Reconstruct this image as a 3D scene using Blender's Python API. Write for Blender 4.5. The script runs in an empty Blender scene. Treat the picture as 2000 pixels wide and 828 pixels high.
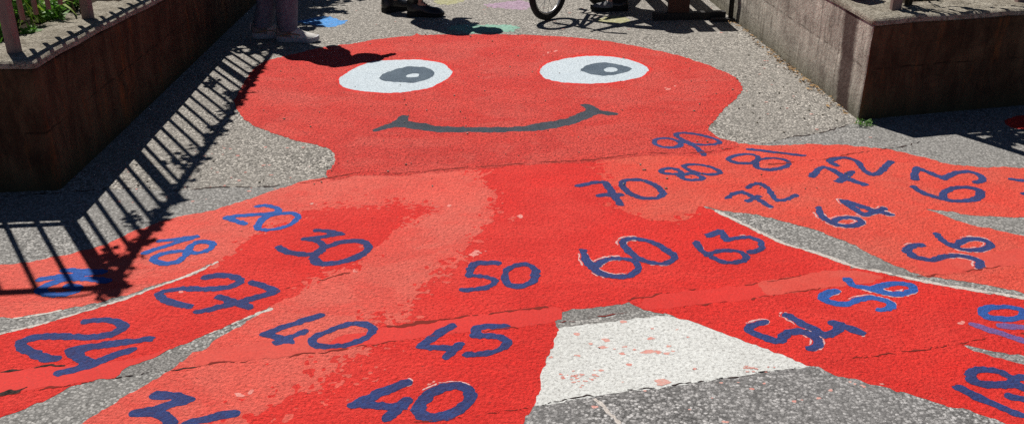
import bpy, bmesh, math, random
import numpy as np
from mathutils import Vector, Matrix
from mathutils.geometry import tessellate_polygon

random.seed(7)
rng = np.random.default_rng(11)
sc = bpy.context.scene
C = sc.collection

# ------------------------------------------------------------------ camera
H, PITCH, F = 1.70, math.radians(24.94), 1900.0
def G(x, y, z=0.0):
    """point of the height z that the photograph's pixel (2000 x 828) looks at"""
    a = PITCH + math.atan((y - 414.0) / F)
    Y = (H - z) / math.tan(a)
    d = Y * math.cos(PITCH) + (H - z) * math.sin(PITCH)
    return ((x - 1000.0) / F * d, Y)

cam_d = bpy.data.cameras.new('camera')
cam_d.sensor_fit = 'HORIZONTAL'; cam_d.sensor_width = 36.0; cam_d.lens = F / 2000 * 36
cam_d.clip_start = 0.05; cam_d.clip_end = 3000
cam = bpy.data.objects.new('camera', cam_d); C.objects.link(cam)
cam.location = (0, 0, H); cam.rotation_euler = (math.pi / 2 - PITCH, 0, 0)
sc.camera = cam

# ------------------------------------------------------------------ light
SUN_DIR = Vector((-0.358, 0.525, 1.0)).normalized()       # towards the sun
elev = math.asin(SUN_DIR.z); az = math.atan2(SUN_DIR.x, SUN_DIR.y)
w = bpy.data.worlds.new('World'); sc.world = w; w.use_nodes = True
nt = w.node_tree; nt.nodes.clear()
sky = nt.nodes.new('ShaderNodeTexSky'); sky.sky_type = 'NISHITA'; sky.sun_disc = False
sky.sun_elevation = elev; sky.sun_rotation = az
sky.altitude = 3500; sky.air_density = 0.6; sky.dust_density = 0.2
bg = nt.nodes.new('ShaderNodeBackground'); bg.inputs[1].default_value = 0.05
wo = nt.nodes.new('ShaderNodeOutputWorld')
nt.links.new(sky.outputs[0], bg.inputs[0]); nt.links.new(bg.outputs[0], wo.inputs[0])
sl = bpy.data.lights.new('sun', 'SUN'); sl.energy = 5.0; sl.angle = math.radians(0.5); sl.color = (1.0, 0.955, 0.89)
so = bpy.data.objects.new('sun', sl); C.objects.link(so)
so.location = (-5, 8, 15)
so.rotation_euler = SUN_DIR.to_track_quat('Z', 'Y').to_euler()
sc.view_settings.view_transform = 'Standard'; sc.view_settings.look = 'None'
sc.view_settings.exposure = 0.28; sc.view_settings.gamma = 1.0; sc.view_settings.use_curve_mapping = False
sc.cycles.max_bounces = 4; sc.cycles.diffuse_bounces = 2; sc.cycles.glossy_bounces = 2
sc.cycles.use_denoising = False

# ------------------------------------------------------------------ tagging
def tag(o, label=None, cat=None, group=None, kind=None):
    if label: o['label'] = label
    if cat: o['category'] = cat
    if group: o['group'] = group
    if kind: o['kind'] = kind
    return o
def empty(name, loc, label, cat, group=None):
    o = bpy.data.objects.new(name, None); C.objects.link(o); o.location = loc
    o.empty_display_size = 0.1
    return tag(o, label, cat, group)
def link(name, me, mat, parent=None, smooth=False):
    """vertices are world coordinates; a child is stored relative to its parent"""
    o = bpy.data.objects.new(name, me); C.objects.link(o)
    if mat is not None: me.materials.append(mat)
    if smooth:
        for p in me.polygons: p.use_smooth = True
    if parent is not None:
        o.parent = parent
        root = Vector((0, 0, 0)); q = parent
        while q is not None: root += q.location; q = q.parent
        me.transform(Matrix.Translation(-root))
    return o
def from_bm(name, bm, mat, parent=None, smooth=False):
    me = bpy.data.meshes.new(name)
    bmesh.ops.recalc_face_normals(bm, faces=bm.faces)
    bm.to_mesh(me); bm.free()
    return link(name, me, mat, parent, smooth)

# ------------------------------------------------------------------ materials
class N:
    def __init__(s, name):
        s.m = bpy.data.materials.new(name); s.m.use_nodes = True
        s.t = s.m.node_tree; s.t.nodes.clear()
        s.out = s.n('ShaderNodeOutputMaterial'); s.p = s.n('ShaderNodeBsdfPrincipled')
        s.l(s.p.outputs[0], s.out.inputs[0])
        s.pos = s.n('ShaderNodeNewGeometry').outputs['Position']
    def n(s, k): return s.t.nodes.new(k)
    def l(s, a, b): s.t.links.new(a, b)
    def val(s, sock, v):
        if isinstance(v, bpy.types.NodeSocket): s.l(v, sock)
        else: sock.default_value = v
    def noise(s, scale, detail=3, rough=.6, vec=None, dist=0.0):
        k = s.n('ShaderNodeTexNoise'); k.inputs['Scale'].default_value = scale
        k.inputs['Detail'].default_value = detail; k.inputs['Roughness'].default_value = rough
        k.inputs['Distortion'].default_value = dist
        s.l(vec or s.pos, k.inputs['Vector']); return k.outputs['Fac']
    def voro(s, scale, vec=None):
        k = s.n('ShaderNodeTexVoronoi'); k.inputs['Scale'].default_value = scale
        s.l(vec or s.pos, k.inputs['Vector']); return k.outputs['Distance'], k.outputs['Color']
    def chan(s, col):
        k = s.n('ShaderNodeSeparateColor'); s.l(col, k.inputs[0]); return k.outputs
    def ramp(s, fac, stops, interp='LINEAR'):
        k = s.n('ShaderNodeValToRGB'); k.color_ramp.interpolation = interp
        e = k.color_ramp.elements
        while len(e) < len(stops): e.new(0.5)
        for q, (p, c) in zip(e, stops):
            q.position = p; q.color = (c, c, c, 1) if isinstance(c, (int, float)) else (*c, 1)
        s.l(fac, k.inputs[0]); return k.outputs[0]
    def mix(s, fac, a, b, mode='MIX'):
        k = s.n('ShaderNodeMix'); k.data_type = 'RGBA'; k.blend_type = mode
        s.val(k.inputs[0], fac)
        for sock, v in ((k.inputs[6], a), (k.inputs[7], b)):
            if isinstance(v, tuple): v = (*v, 1)
            s.val(sock, v)
        return k.outputs[2]
    def math(s, op, a, b=0.0, clamp=False):
        k = s.n('ShaderNodeMath'); k.operation = op; k.use_clamp = clamp
        s.val(k.inputs[0], a); s.val(k.inputs[1], b); return k.outputs[0]
    def bump(s, h, strength, dist):
        k = s.n('ShaderNodeBump'); k.inputs['Strength'].default_value = strength
        k.inputs['Distance'].default_value = dist
        s.l(h, k.inputs['Height']); s.l(k.outputs[0], s.p.inputs['Normal'])
    def scaled(s, v):
        k = s.n('ShaderNodeMapping'); k.inputs['Scale'].default_value = v
        s.l(s.pos, k.inputs[0]); return k.outputs[0]
    def finish(s, col, rough=.9, spec=.2):
        s.val(s.p.inputs['Base Color'], (*col, 1) if isinstance(col, tuple) else col)
        s.val(s.p.inputs['Roughness'], rough); s.p.inputs['Specular IOR Level'].default_value = spec
        return s.m

def stone_height(k, scale):
    d, c = k.voro(scale)
    r = k.chan(c)
    top = k.math('MULTIPLY', k.math('SUBTRACT', 1.0, d), k.math('ADD', k.math('MULTIPLY', r[1], .7), .3))
    rag = k.noise(scale * .9, 5, .75)
    return k.math('ADD', k.math('MULTIPLY', top, .45), k.math('MULTIPLY', rag, 1.3)), d, r

def asphalt(name, tone, scale, warm, contrast=1.0, bump=.8, height=.012):
    k = N(name)
    h, d, r = stone_height(k, scale)
    lo, hi = tone * (1 - .80 * contrast), tone * (1 + 1.0 * contrast)
    def t(v): return (v * warm[0], v * warm[1], v * warm[2])
    c = k.ramp(r[0], [(0.0, t(lo)), (.4, t(tone * .72)), (.78, t(tone * 1.25)), (1.0, t(hi))])
    c = k.mix(k.ramp(k.noise(scale * 1.1, 4, .75), [(.34, .92), (.50, 0.0)]), c, t(tone * .13))
    c = k.mix(k.ramp(d, [(.45, 0.0), (.80, .8)]), c, t(tone * .16))
    c = k.mix(k.ramp(k.noise(1.7, 5), [(.34, .0), (.70, .65)]), c, t(tone * .60), 'MIX')
    # rust-brown specks and rubbed off red paint
    c = k.mix(k.ramp(k.noise(6.5, 4, .7), [(.68, 0.0), (.80, .35)]), c, (.26, .13, .09))
    c = k.mix(k.ramp(k.noise(11.0, 5, .75, k.scaled((1, 1, 1))), [(.715, 0.0), (.74, .40)]), c, (.50, .10, .085))
    k.bump(h, bump, height)
    return k.finish(c, .92, .15)

def paint(name, a, b, dark, scale=70, pits=.5, bump=.75, height=.010, patch=1.6, cover=1.0, bshow=.6, third=None, tshow=.0):
    """paint rolled over asphalt: a = full coat, b = thin coat, dark = what shows in the pits"""
    k = N(name)
    h, d, r = stone_height(k, scale)
    big = k.noise(patch, 5, .62, None, .4)
    c = k.mix(k.ramp(big, [(.40, 0.0), (.62, bshow)]), a, b)
    if third: c = k.mix(k.ramp(k.noise(1.9, 6, .72, k.scaled((1, 1.5, 1)), .8), [(.47, 0.0), (.56, tshow)]), c, third)
    streak = k.noise(9.0, 4, .7, k.scaled((1, 2.2, 1)))
    c = k.mix(k.ramp(streak, [(.35, .0), (.8, .30)]), c, b)
    c = k.mix(k.math('MULTIPLY', r[2], .22), c, dark)
    c = k.mix(k.ramp(k.noise(3.1, 5, .7, None, .6), [(.50, 0.0), (.72, .34 * min(1, cover))]), c, tuple(.45 * u + .55 * v for u, v in zip(a, dark)))
    fleck = k.ramp(k.noise(scale * 1.25, 4, .75), [(.52, 0.0), (.66, .55)])
    c = k.mix(k.math('MULTIPLY', fleck, bshow), c, b)
    pit = k.ramp(k.noise(scale * 1.15, 4, .75), [(.36, 1.0), (.50, 0.0)])
    c = k.mix(k.math('MULTIPLY', pit, pits), c, dark)
    speck = k.ramp(k.noise(52, 4, .78), [(.30, 1.0), (.36, 0.0)])
    c = k.mix(k.math('MULTIPLY', speck, .62 * cover), c, (.10, .055, .046))
    hole = k.ramp(k.noise(31, 4, .72), [(.26, 1.0), (.31, 0.0)])
    c = k.mix(k.math('MULTIPLY', hole, .8 * cover), c, (.035, .02, .018))
    k.bump(h, bump, height)
    return k.finish(c, .72, .22)

VIVID, SALMON, ORANGE = (.78, .026, .018), (.84, .112, .080), (.82, .080, .048)
M = {}
M['asphalt_yard'] = asphalt('yard asphalt', .43, 108, (1.07, 1.0, .90), .82)
M['asphalt_mid'] = asphalt('apron asphalt', .32, 115, (1.03, 1.0, .95), .6, .6, .006)
M['asphalt_front'] = asphalt('street asphalt', .37, 108, (1.02, .99, .97), .80, .8, .010)
M['concrete_strip'] = asphalt('smooth repair strip', .24, 160, (1.04, 1.0, .95), .3, .25, .003)
M['head'] = paint('head red', (.88, .068, .048), (.82, .14, .11), (.20, .010, .008), 74, .92, 1.0, .018, 2.2, third=(.80, .040, .030), tshow=.7)
M['salmon'] = paint('salmon red', SALMON, (.70, .150, .112), (.26, .036, .026), 80, .58, .9, .012, 2.0, third=(.78, .055, .040), tshow=.55)
M['vivid'] = paint('vivid red', VIVID, (.74, .060, .044), (.30, .008, .006), 80, .70, .9, .012, 2.2, third=(.66, .020, .014), tshow=.6)
M['orange'] = paint('orange red', ORANGE, (.68, .135, .092), (.26, .022, .015), 80, .70, .9, .012, 2.4, third=(.80, .050, .032), tshow=.5)
M['band'] = paint('smooth red', (.56, .022, .016), (.55, .036, .026), (.30, .014, .011), 110, .45, .5, .005, 2.2, third=(.48, .020, .014), tshow=.6)
M['band_pale'] = paint('smooth salmon', (.56, .056, .038), (.50, .080, .056), (.28, .022, .017), 110, .45, .5, .005, 2.2, third=(.54, .040, .026), tshow=.6)
M['blue'] = paint('navy blue', (.022, .048, .180), (.034, .068, .22), (.05, .012, .04), 85, .45, .9, .010, 6, .5, third=(.022, .034, .125), tshow=.7)
M['bright_blue'] = paint('bright blue', (.020, .105, .41), (.035, .13, .42), (.03, .03, .14), 85, .45, .9, .010, 6, .5, third=(.02, .075, .30), tshow=.6)
M['violet_blue'] = paint('thin violet blue', (.10, .085, .30), (.20, .12, .30), (.26, .04, .10), 85, .45, .9, .010, 6, .5)
M['eye_white'] = paint('eye white', (.55, .62, .665), (.48, .555, .61), (.19, .23, .26), 90, .7, .7, .008, 3, .2)
M['iris'] = paint('iris grey', (.075, .110, .150), (.13, .175, .22), (.022, .034, .045), 110, .8, .8, .009, 9, .4)
M['mouth'] = paint('mouth grey', (.042, .052, .070), (.085, .10, .125), (.010, .013, .018), 105, .8, .9, .010, 6, .4)
M['white'] = paint('road white', (.62, .63, .61), (.55, .555, .53), (.20, .19, .175), 85, .70, .6, .008, 3, .5)
M['chalk'] = paint('pale chalk', (.60, .36, .36), (.56, .44, .42), (.40, .06, .05), 130, .9, .5, .006, 20, .5)
M['chalk_white'] = paint('white chalk', (.54, .50, .46), (.47, .43, .39), (.20, .16, .14), 130, .95, .5, .006, 20, .5)
M['blot'] = paint('red blot', (.52, .15, .12), (.56, .36, .31), (.46, .34, .30), 90, .9, .5, .006, 12, .2)
def chalk_mat(name, c, amount=.55):
    k = N(name); h, d, r = stone_height(k, 62)
    base = k.ramp(r[0], [(0, .03), (.5, .11), (1, .30)])
    f = k.ramp(k.noise(40, 4, .7), [(.30, amount * .35), (.62, amount)])
    k.bump(h, .8, .012)
    return k.finish(k.mix(f, base, c), .92, .12)
M['c_blue'] = chalk_mat('blue paint on asphalt', (.09, .34, .78), .95)
M['c_mint'] = chalk_mat('mint chalk on asphalt', (.28, .56, .43), .8)
M['c_pink'] = chalk_mat('pink chalk on asphalt', (.50, .34, .46), .8)
M['c_yellow'] = chalk_mat('yellow chalk on asphalt', (.52, .50, .26), .75)
k = N('bitumen joint'); k.bump(k.noise(120, 3), .9, .01)
M['red_joint'] = N('painted over joint').finish((.16, .022, .017), .95, .1)
M['joint'] = k.finish(k.ramp(k.noise(60, 3), [(.3, (.012, .010, .010)), (.7, (.07, .045, .04))]), .95, .1)

def wall_mat(name, base, stain, dark, line_z, rust=.0):
    k = N(name)
    streak = k.noise(11, 6, .72, k.scaled((1, 1, .28)), .5)
    blot = k.noise(5, 6, .70, None, .4)
    c = k.mix(k.ramp(streak, [(.40, 0.0), (.60, .95)]), base, stain)
    drip = k.noise(30, 4, .7, k.scaled((1, 1, .10)), .6)
    c = k.mix(k.ramp(drip, [(.54, 0.0), (.64, .6 if not rust else .25)]), c, dark)
    c = k.mix(k.ramp(drip, [(.33, .45 if not rust else .15), (.43, 0.0)]), c, tuple(1.35 * u for u in base))
    c = k.mix(k.ramp(blot, [(.42, 0.0), (.70, .75)]), c, dark)
    c = k.mix(k.ramp(k.noise(38, 5, .7), [(.60, 0.0), (.74, .45)]), c, (base[0] * 1.7, base[1] * 1.65, base[2] * 1.55))
    if rust:
        c = k.mix(k.ramp(k.noise(9, 5, .7, k.scaled((1, 1, .16))), [(.56, 0.0), (.72, rust)]), c, (.20, .075, .025))
    sep = k.n('ShaderNodeSeparateXYZ'); k.l(k.pos, sep.inputs[0])
    zz = k.math('ADD', sep.outputs[2], k.math('MULTIPLY', k.noise(7, 2), .03))
    ln = k.math('LESS_THAN', k.math('ABSOLUTE', k.math('SUBTRACT', zz, line_z + .015)), .0045)
    c = k.mix(k.math('MULTIPLY', ln, k.ramp(k.noise(11, 2), [(.4, 0.0), (.55, .8)])), c, dark)
    # green-brown film where the wall meets the ground
    c = k.mix(k.ramp(k.math('ADD', sep.outputs[2], k.math('MULTIPLY', blot, .22)), [(.08, .75), (.26, 0.0)]), c, (.060, .056, .028))
    return k, c, sep, streak
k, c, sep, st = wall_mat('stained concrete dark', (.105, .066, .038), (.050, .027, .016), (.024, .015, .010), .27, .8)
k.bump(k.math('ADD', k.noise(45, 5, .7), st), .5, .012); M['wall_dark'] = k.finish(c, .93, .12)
k, c, sep, st = wall_mat('stained concrete grey', (.54, .505, .43), (.34, .31, .265), (.15, .132, .11), .27)
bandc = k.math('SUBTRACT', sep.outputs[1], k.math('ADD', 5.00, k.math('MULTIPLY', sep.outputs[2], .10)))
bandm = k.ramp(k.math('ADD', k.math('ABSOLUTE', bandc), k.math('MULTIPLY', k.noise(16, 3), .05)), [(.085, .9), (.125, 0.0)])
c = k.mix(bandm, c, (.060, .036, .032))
k.bump(k.math('ADD', k.noise(45, 5, .7), st), .6, .012); M['wall_grey'] = k.finish(c, .93, .12)
k = N('weathered coping'); cc = k.ramp(k.noise(7, 6, .7), [(.32, (.24, .21, .165)), (.55, (.44, .40, .33)), (.75, (.54, .50, .42))])
cc = k.mix(k.ramp(k.noise(55, 5, .8), [(.40, .75), (.52, 0.0)]), cc, (.10, .085, .062))
k.bump(k.noise(60, 5, .8), 1.0, .022); M['coping'] = k.finish(cc, .95, .1)
k = N('garden soil'); k.bump(k.noise(30, 5), 1, .03)
M['soil'] = k.finish(k.ramp(k.noise(20, 5), [(.3, (.012, .009, .006)), (.7, (.05, .036, .024))]), .97, .1)
k = N('faded fence paint'); 
M['fence'] = k.finish(k.mix(k.ramp(k.noise(26, 4, .7, k.scaled((1, 1, .25))), [(.4, 0.0), (.66, .75)]), (.23, .150, .135), (.15, .098, .088)), .7, .3)
def leaf_mat(name, a, b):
    k = N(name)
    k.finish(k.mix(k.ramp(k.noise(14, 3), [(.3, 0.0), (.7, 1.0)]), a, b), .55, .35)
    tr = k.n('ShaderNodeBsdfTranslucent'); tr.inputs[0].default_value = (a[0] * 1.6, a[1] * 1.7, a[2], 1)
    mx = k.n('ShaderNodeMixShader'); mx.inputs[0].default_value = .3
    k.l(k.p.outputs[0], mx.inputs[1]); k.l(tr.outputs[0], mx.inputs[2]); k.l(mx.outputs[0], k.out.inputs[0])
    return k.m
M['leaf'] = leaf_mat('green leaves', (.075, .190, .030), (.11, .23, .04))
M['leaf_dark'] = leaf_mat('dark leaves', (.022, .060, .014), (.040, .085, .020))
M['leaf_light'] = leaf_mat('yellow green leaves', (.20, .30, .045), (.26, .33, .08))
M['stem'] = N('stem').finish((.06, .045, .025), .8, .2)
M['petal'] = N('pink petal').finish((.62, .14, .40), .6, .3)
M['petal_white'] = N('white petal').finish((.72, .72, .70), .6, .3)
def cloth(name, a, b, sc_=90):
    k = N(name); k.bump(k.noise(sc_ * 4, 2), .3, .003)
    return k.finish(k.mix(k.ramp(k.noise(sc_, 3, .7), [(.35, 0.0), (.65, 1.0)]), a, b), .9, .15)
M['jeans'] = cloth('grey trousers', (.16, .175, .225), (.105, .115, .155), 40)
M['black_cloth'] = cloth('black trousers', (.012, .012, .014), (.02, .02, .024))
M['tshirt'] = cloth('faded blue shirt', (.10, .16, .26), (.12, .18, .29))
M['hoodie'] = cloth('dark grey hoodie', (.05, .05, .055), (.07, .07, .075))
M['green_shirt'] = cloth('green shirt', (.07, .18, .09), (.09, .2, .1))
M['skin'] = N('skin').finish((.48, .27, .19), .6, .3)
M['hair'] = cloth('brown hair', (.05, .028, .015), (.025, .014, .008), 200)
M['eye_dark'] = N('eye').finish((.03, .02, .015), .3, .5)
M['shoe_mauve'] = cloth('mauve suede', (.27, .23, .225), (.20, .17, .165), 70)
M['shoe_white'] = cloth('white leather', (.58, .56, .53), (.50, .48, .46), 60)
M['shoe_sole'] = cloth('pale rubber', (.42, .42, .44), (.36, .36, .38), 50)
M['gold_trim'] = N('tan trim').finish((.36, .22, .12), .6, .3)
M['black_leather'] = N('black leather').finish((.012, .012, .013), .38, .5)
M['black_rubber'] = N('black rubber').finish((.014, .014, .014), .8, .3)
M['lace'] = N('laces').finish((.03, .03, .03), .8, .2)
M['grey_leather'] = cloth('grey leather', (.20, .20, .21), (.14, .14, .15), 60)
M['metal'] = N('steel'); M['metal'].p.inputs['Metallic'].default_value = 1.0; M['metal'] = M['metal'].finish((.5, .5, .5), .35, .5)
M['bike_paint'] = N('black bicycle paint').finish((.02, .02, .025), .35, .5)
k = N('dark wood'); M['wood'] = k.finish(k.ramp(k.noise(8, 4, .6, k.scaled((12, 1, 12))), [(.3, (.050, .024, .016)), (.7, (.10, .05, .032))]), .75, .25)
M['dark_metal'] = N('dark metal').finish((.016, .014, .014), .6, .4)
M['red_plastic'] = N('red plastic').finish((.55, .02, .02), .45, .4)
M['straw'] = cloth('dry straw', (.28, .17, .08), (.36, .24, .12), 60)

# ------------------------------------------------------------------ flat painted shapes
NG = rng.random((256, 256))
def vnoise(x, y, cell):
    u, v = np.asarray(x) / cell + 1000.0, np.asarray(y) / cell + 1000.0
    i, j = np.floor(u).astype(int), np.floor(v).astype(int); fu, fv = u - i, v - j
    fu, fv = fu * fu * (3 - 2 * fu), fv * fv * (3 - 2 * fv)
    g = lambda a, b: NG[a % 256, b % 256]
    return (g(i, j) * (1 - fu) + g(i + 1, j) * fu) * (1 - fv) + (g(i, j + 1) * (1 - fu) + g(i + 1, j + 1) * fu) * fv - .5

def smooth(pts, closed, step):
    P = [Vector(p) for p in pts]; n = len(P); out = []
    for i in range(n if closed else n - 1):
        if closed: a, b, c, d = P[i - 1], P[i], P[(i + 1) % n], P[(i + 2) % n]
        else: a, b, c, d = P[max(i - 1, 0)], P[i], P[i + 1], P[min(i + 2, n - 1)]
        m = max(2, int((c - b).length / step))
        t0, t1 = (c - a) * .5 * .9, (d - b) * .5 * .9
        L = (c - b).length
        if t0.length > 1.2 * L: t0 *= 1.2 * L / t0.length
        if t1.length > 1.2 * L: t1 *= 1.2 * L / t1.length
        for s in range(m):
            t = s / m
            out.append((2*t**3 - 3*t**2 + 1) * b + (t**3 - 2*t**2 + t) * t0 + (-2*t**3 + 3*t**2) * c + (t**3 - t**2) * t1)
    if not closed: out.append(P[-1].copy())
    return out

ZS = .07        # coats of paint lie a fraction of a millimetre apart
def poly_mesh(name, pts, z, mat, parent=None, jitter=.006, step=.012, px=True):
    z = z * ZS
    g = [G(*p) for p in pts] if px else pts
    s = smooth(g, True, step)
    X = np.array([p[0] for p in s]); Y = np.array([p[1] for p in s])
    dx = vnoise(X, Y, .018) * jitter * 2 + vnoise(X + 3, Y, .07) * jitter * 1.6
    dy = vnoise(X + 7, Y + 5, .018) * jitter * 3 + vnoise(X, Y + 9, .07) * jitter * 2
    V = [Vector((x, y, z)) for x, y in zip(X + dx, Y + dy)]
    tris = tessellate_polygon([V])
    me = bpy.data.meshes.new(name)
    me.from_pydata([tuple(v) for v in V], [], [tuple(t) for t in tris])
    bm = bmesh.new(); bm.from_mesh(me)
    for f in bm.faces:
        f.normal_update()
        if f.normal.z < 0: f.normal_flip()
    bm.to_mesh(me); bm.free()
    return link(name, me, mat, parent)

def field_mesh(name, fn, box, z, mat, parent=None, cell=.005):
    """marching squares over fn(x, y) < 0"""
    z = z * ZS
    x0, y0, x1, y1 = box
    xs = np.arange(x0, x1 + cell, cell); ys = np.arange(y0, y1 + cell, cell)
    X, Y = np.meshgrid(xs, ys, indexing='ij'); S = fn(X, Y)
    ins = S < 0
    cnt = ins[:-1, :-1].astype(int) + ins[1:, :-1] + ins[1:, 1:] + ins[:-1, 1:]
    verts, faces, idx = [], [], {}
    def vert(key, x, y):
        if key not in idx: idx[key] = len(verts); verts.append((x, y, z))
        return idx[key]
    for i, j in zip(*np.nonzero(cnt)):
        cs = [(i, j), (i + 1, j), (i + 1, j + 1), (i, j + 1)]; ring = []
        for q in range(4):
            a, b = cs[q], cs[(q + 1) % 4]
            if ins[a]: ring.append(vert(a, X[a], Y[a]))
            if ins[a] != ins[b]:
                t = S[a] / (S[a] - S[b])
                ring.append(vert((min(a, b), max(a, b)), X[a] + (X[b] - X[a]) * t, Y[a] + (Y[b] - Y[a]) * t))
        if len(ring) >= 3: faces.append(ring)
    if not faces: return None
    me = bpy.data.meshes.new(name); me.from_pydata(verts, [], faces); me.update()
    return link(name, me, mat, parent)

def strokes_field(strokes, half, ragged=.0045):
    segs = []
    for pts, closed in strokes:
        s = smooth([G(*p) for p in pts], closed, .012)
        if closed: s.append(s[0])
        segs += [(a, b) for a, b in zip(s[:-1], s[1:])]
    def fn(X, Y):
        D = np.full(X.shape, 9.0)
        for a, b in segs:
            d = b - a; L = d.length_squared or 1e-9
            t = np.clip(((X - a[0]) * d[0] + (Y - a[1]) * d[1]) / L, 0, 1)
            D = np.minimum(D, np.hypot(X - a[0] - t * d[0], Y - a[1] - t * d[1]))
        return D - half * (1 + .35 * vnoise(X, Y, .10)) + ragged * 2 * vnoise(X, Y, .013)
    xs = [p[0] for s in segs for p in s]; ys = [p[1] for s in segs for p in s]
    m = half * 1.6 + .02
    return fn, (min(xs) - m, min(ys) - m, max(xs) + m, max(ys) + m)

# ------------------------------------------------------------------ ground sheets
def sheet(name, pts, z, mat):
    o = poly_mesh(name, pts, z, mat, None, .003, .02)
    return tag(o, kind='structure')
bm = bmesh.new()
vs = [bm.verts.new(p) for p in ((-600, -600, 0), (600, -600, 0), (600, 900, 0), (-600, 900, 0))]
bm.faces.new(vs); tag(from_bm('ground', bm, M['asphalt_yard']), kind='structure')

SEAM = [(-300, 398), (0, 384), (203, 371), (250, 369), (355, 371), (437, 366), (488, 366), (549, 362), (590, 358), (650, 347), (701, 339),
        (760, 340), (828, 335), (905, 329), (963, 324), (1024, 319), (1081, 317), (1160, 313), (1240, 302), (1308, 300),
        (1375, 298), (1416, 291), (1477, 283), (1537, 270), (1604, 259), (1655, 244), (1700, 236), (2000, 205), (2400, 168)]
CUT = [(300, 896), (800, 827), (891, 816), (980, 804), (1047, 791), (1187, 770), (1300, 755), (1360, 748), (1587, 714), (1700, 695),
       (1837, 677), (1938, 661), (2000, 652), (2300, 606)]
sheet('apron', SEAM + [(2500, 600)] + CUT[::-1] + [(0, 935), (-500, 1000)], .003, M['asphalt_mid'])
sheet('street', CUT + [(2500, 900), (1800, 1500), (0, 1500), (0, 936)], .006, M['asphalt_front'])
STRIP_T = [(755, 639), (860, 625), (960, 612), (1067, 600), (1102, 600), (1225, 586), (1284, 575), (1360, 566), (1441, 558), (1518, 546),
           (1603, 530), (1643, 526), (1738, 516), (1850, 502), (2000, 485), (2250, 455)]
STRIP_B = [(2250, 490), (2000, 517), (1904, 527), (1816, 540), (1657, 556), (1603, 564), (1503, 578), (1401, 592), (1300, 604), (1264, 607),
           (1235, 609), (1089, 631), (960, 646), (920, 648), (855, 655), (806, 662), (709, 676), (580, 694), (443, 708), (381, 716),
           (300, 728), (226, 738), (100, 757), (0, 773), (-200, 803)]
LEFT_T = [(-200, 762), (0, 724), (130, 712), (260, 700), (380, 684), (480, 670), (600, 655)]
sheet('repair_strip', STRIP_T + STRIP_B + LEFT_T, .006, M['concrete_strip'])

# ------------------------------------------------------------------ the painted octopus
gx, gy = G(1000, 330)
octo = empty('painted_octopus', (gx, gy, 0), 'big smiling red octopus painted on the asphalt between the two walls', 'painting')
HEAD = [(650, 352), (636, 340), (649, 325), (653, 306), (646, 295), (627, 286), (583, 276), (522, 257), (481, 237), (459, 207), (457, 200), (468, 176),
        (491, 142), (512, 123), (535, 115), (569, 108), (610, 98), (633, 93), (687, 86), (740, 77), (788, 72), (806, 70), (815, 66), (824, 69), (923, 68),
        (1024, 69), (1120, 74), (1203, 84), (1287, 100), (1338, 113), (1400, 135), (1435, 152), (1449, 169), (1442, 189), (1418, 211), (1398, 233),
        (1385, 250), (1392, 261), (1409, 272), (1440, 279), (1432, 292), (1375, 303), (1308, 305), (1240, 306), (1160, 317), (1081, 321), (1024, 323), (963, 328),
        (905, 333), (828, 339), (760, 344), (701, 343)]
poly_mesh('head', HEAD, .018, M['head'], octo)
BODY_L = [(926, 328), (944, 361), (970, 378), (968, 400), (957, 435), (916, 476), (903, 503), (862, 516), (845, 543), (811, 580), (784, 610), (750, 640)]
def shift(p, dx, dy=0): return [(x + dx, y + dy) for x, y in p]
poly_mesh('body', shift(BODY_L, -18) + [(860, 632), (960, 619), (1102, 606), (1225, 592), (1284, 580), (1360, 571), (1441, 563), (1518, 551), (1603, 535), (1660, 521),
          (1603, 498), (1535, 478), (1468, 448), (1400, 414), (1367, 403), (1330, 395), (1260, 395), (1230, 370), (1215, 330), (1200, 308), (1080, 314), (960, 322)], .010, M['vivid'], octo)
T1 = [(595, 354), (583, 357), (556, 366), (515, 379), (465, 396), (414, 410), (355, 422), (287, 442), (237, 463), (189, 483), (101, 503), (51, 513), (0, 518),
      (-200, 545), (-200, 650), (0, 621), (51, 618), (101, 608), (169, 596), (237, 579), (304, 557), (372, 535), (431, 507), (500, 480), (560, 460), (640, 430),
      (720, 420), (820, 420), (860, 390), (930, 345), (930, 326), (828, 334), (701, 338), (650, 346)]
o = poly_mesh('tentacle', T1, .011, M['salmon'], octo); o['label'] = 'faded salmon tentacle at the upper left'
T2 = [(375, 537), (431, 506), (491, 465), (535, 448), (583, 420), (610, 410), (684, 404), (780, 399), (831, 403), (815, 422), (794, 436), (760, 462), (725, 488), (660, 529), (590, 570),
      (560, 583), (524, 604), (475, 623), (407, 652), (362, 670), (313, 689), (265, 709), (232, 725), (194, 741), (142, 754), (97, 780), (32, 803), (0, 816), (-200, 900),
      (-200, 720), (0, 654), (51, 642), (101, 627), (169, 608), (237, 586), (304, 562)]
o = poly_mesh('tentacle', T2, .014, M['vivid'], octo); o['label'] = 'bright red tentacle at the left'
T3 = [(831, 396), (880, 352), (905, 327)] + BODY_L + [(720, 665), (700, 690), (620, 745), (520, 800), (450, 860), (380, 950), (-20, 950), (0, 935), (159, 828), (200, 800), (265, 761),
      (339, 719), (378, 688), (401, 681), (427, 660), (491, 625), (524, 606), (566, 572), (600, 555), (660, 520), (725, 480), (760, 452), (800, 425)]
o = poly_mesh('tentacle', T3, .013, M['salmon'], octo); o['label'] = 'faded salmon tentacle at the lower left'
T4 = [(1102, 600), (1090, 620), (1086, 632), (1089, 642), (1083, 673), (1070, 702), (1057, 728), (1049, 770), (1047, 791), (1039, 798), (1025, 819), (1021, 828), (960, 950),
      (360, 950), (420, 860), (490, 800), (590, 745), (670, 690), (735, 640), (860, 625), (960, 612), (1067, 600)]
o = poly_mesh('tentacle', T4, .0115, M['vivid'], octo); o['label'] = 'bright red tentacle left of the white patch'
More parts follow.
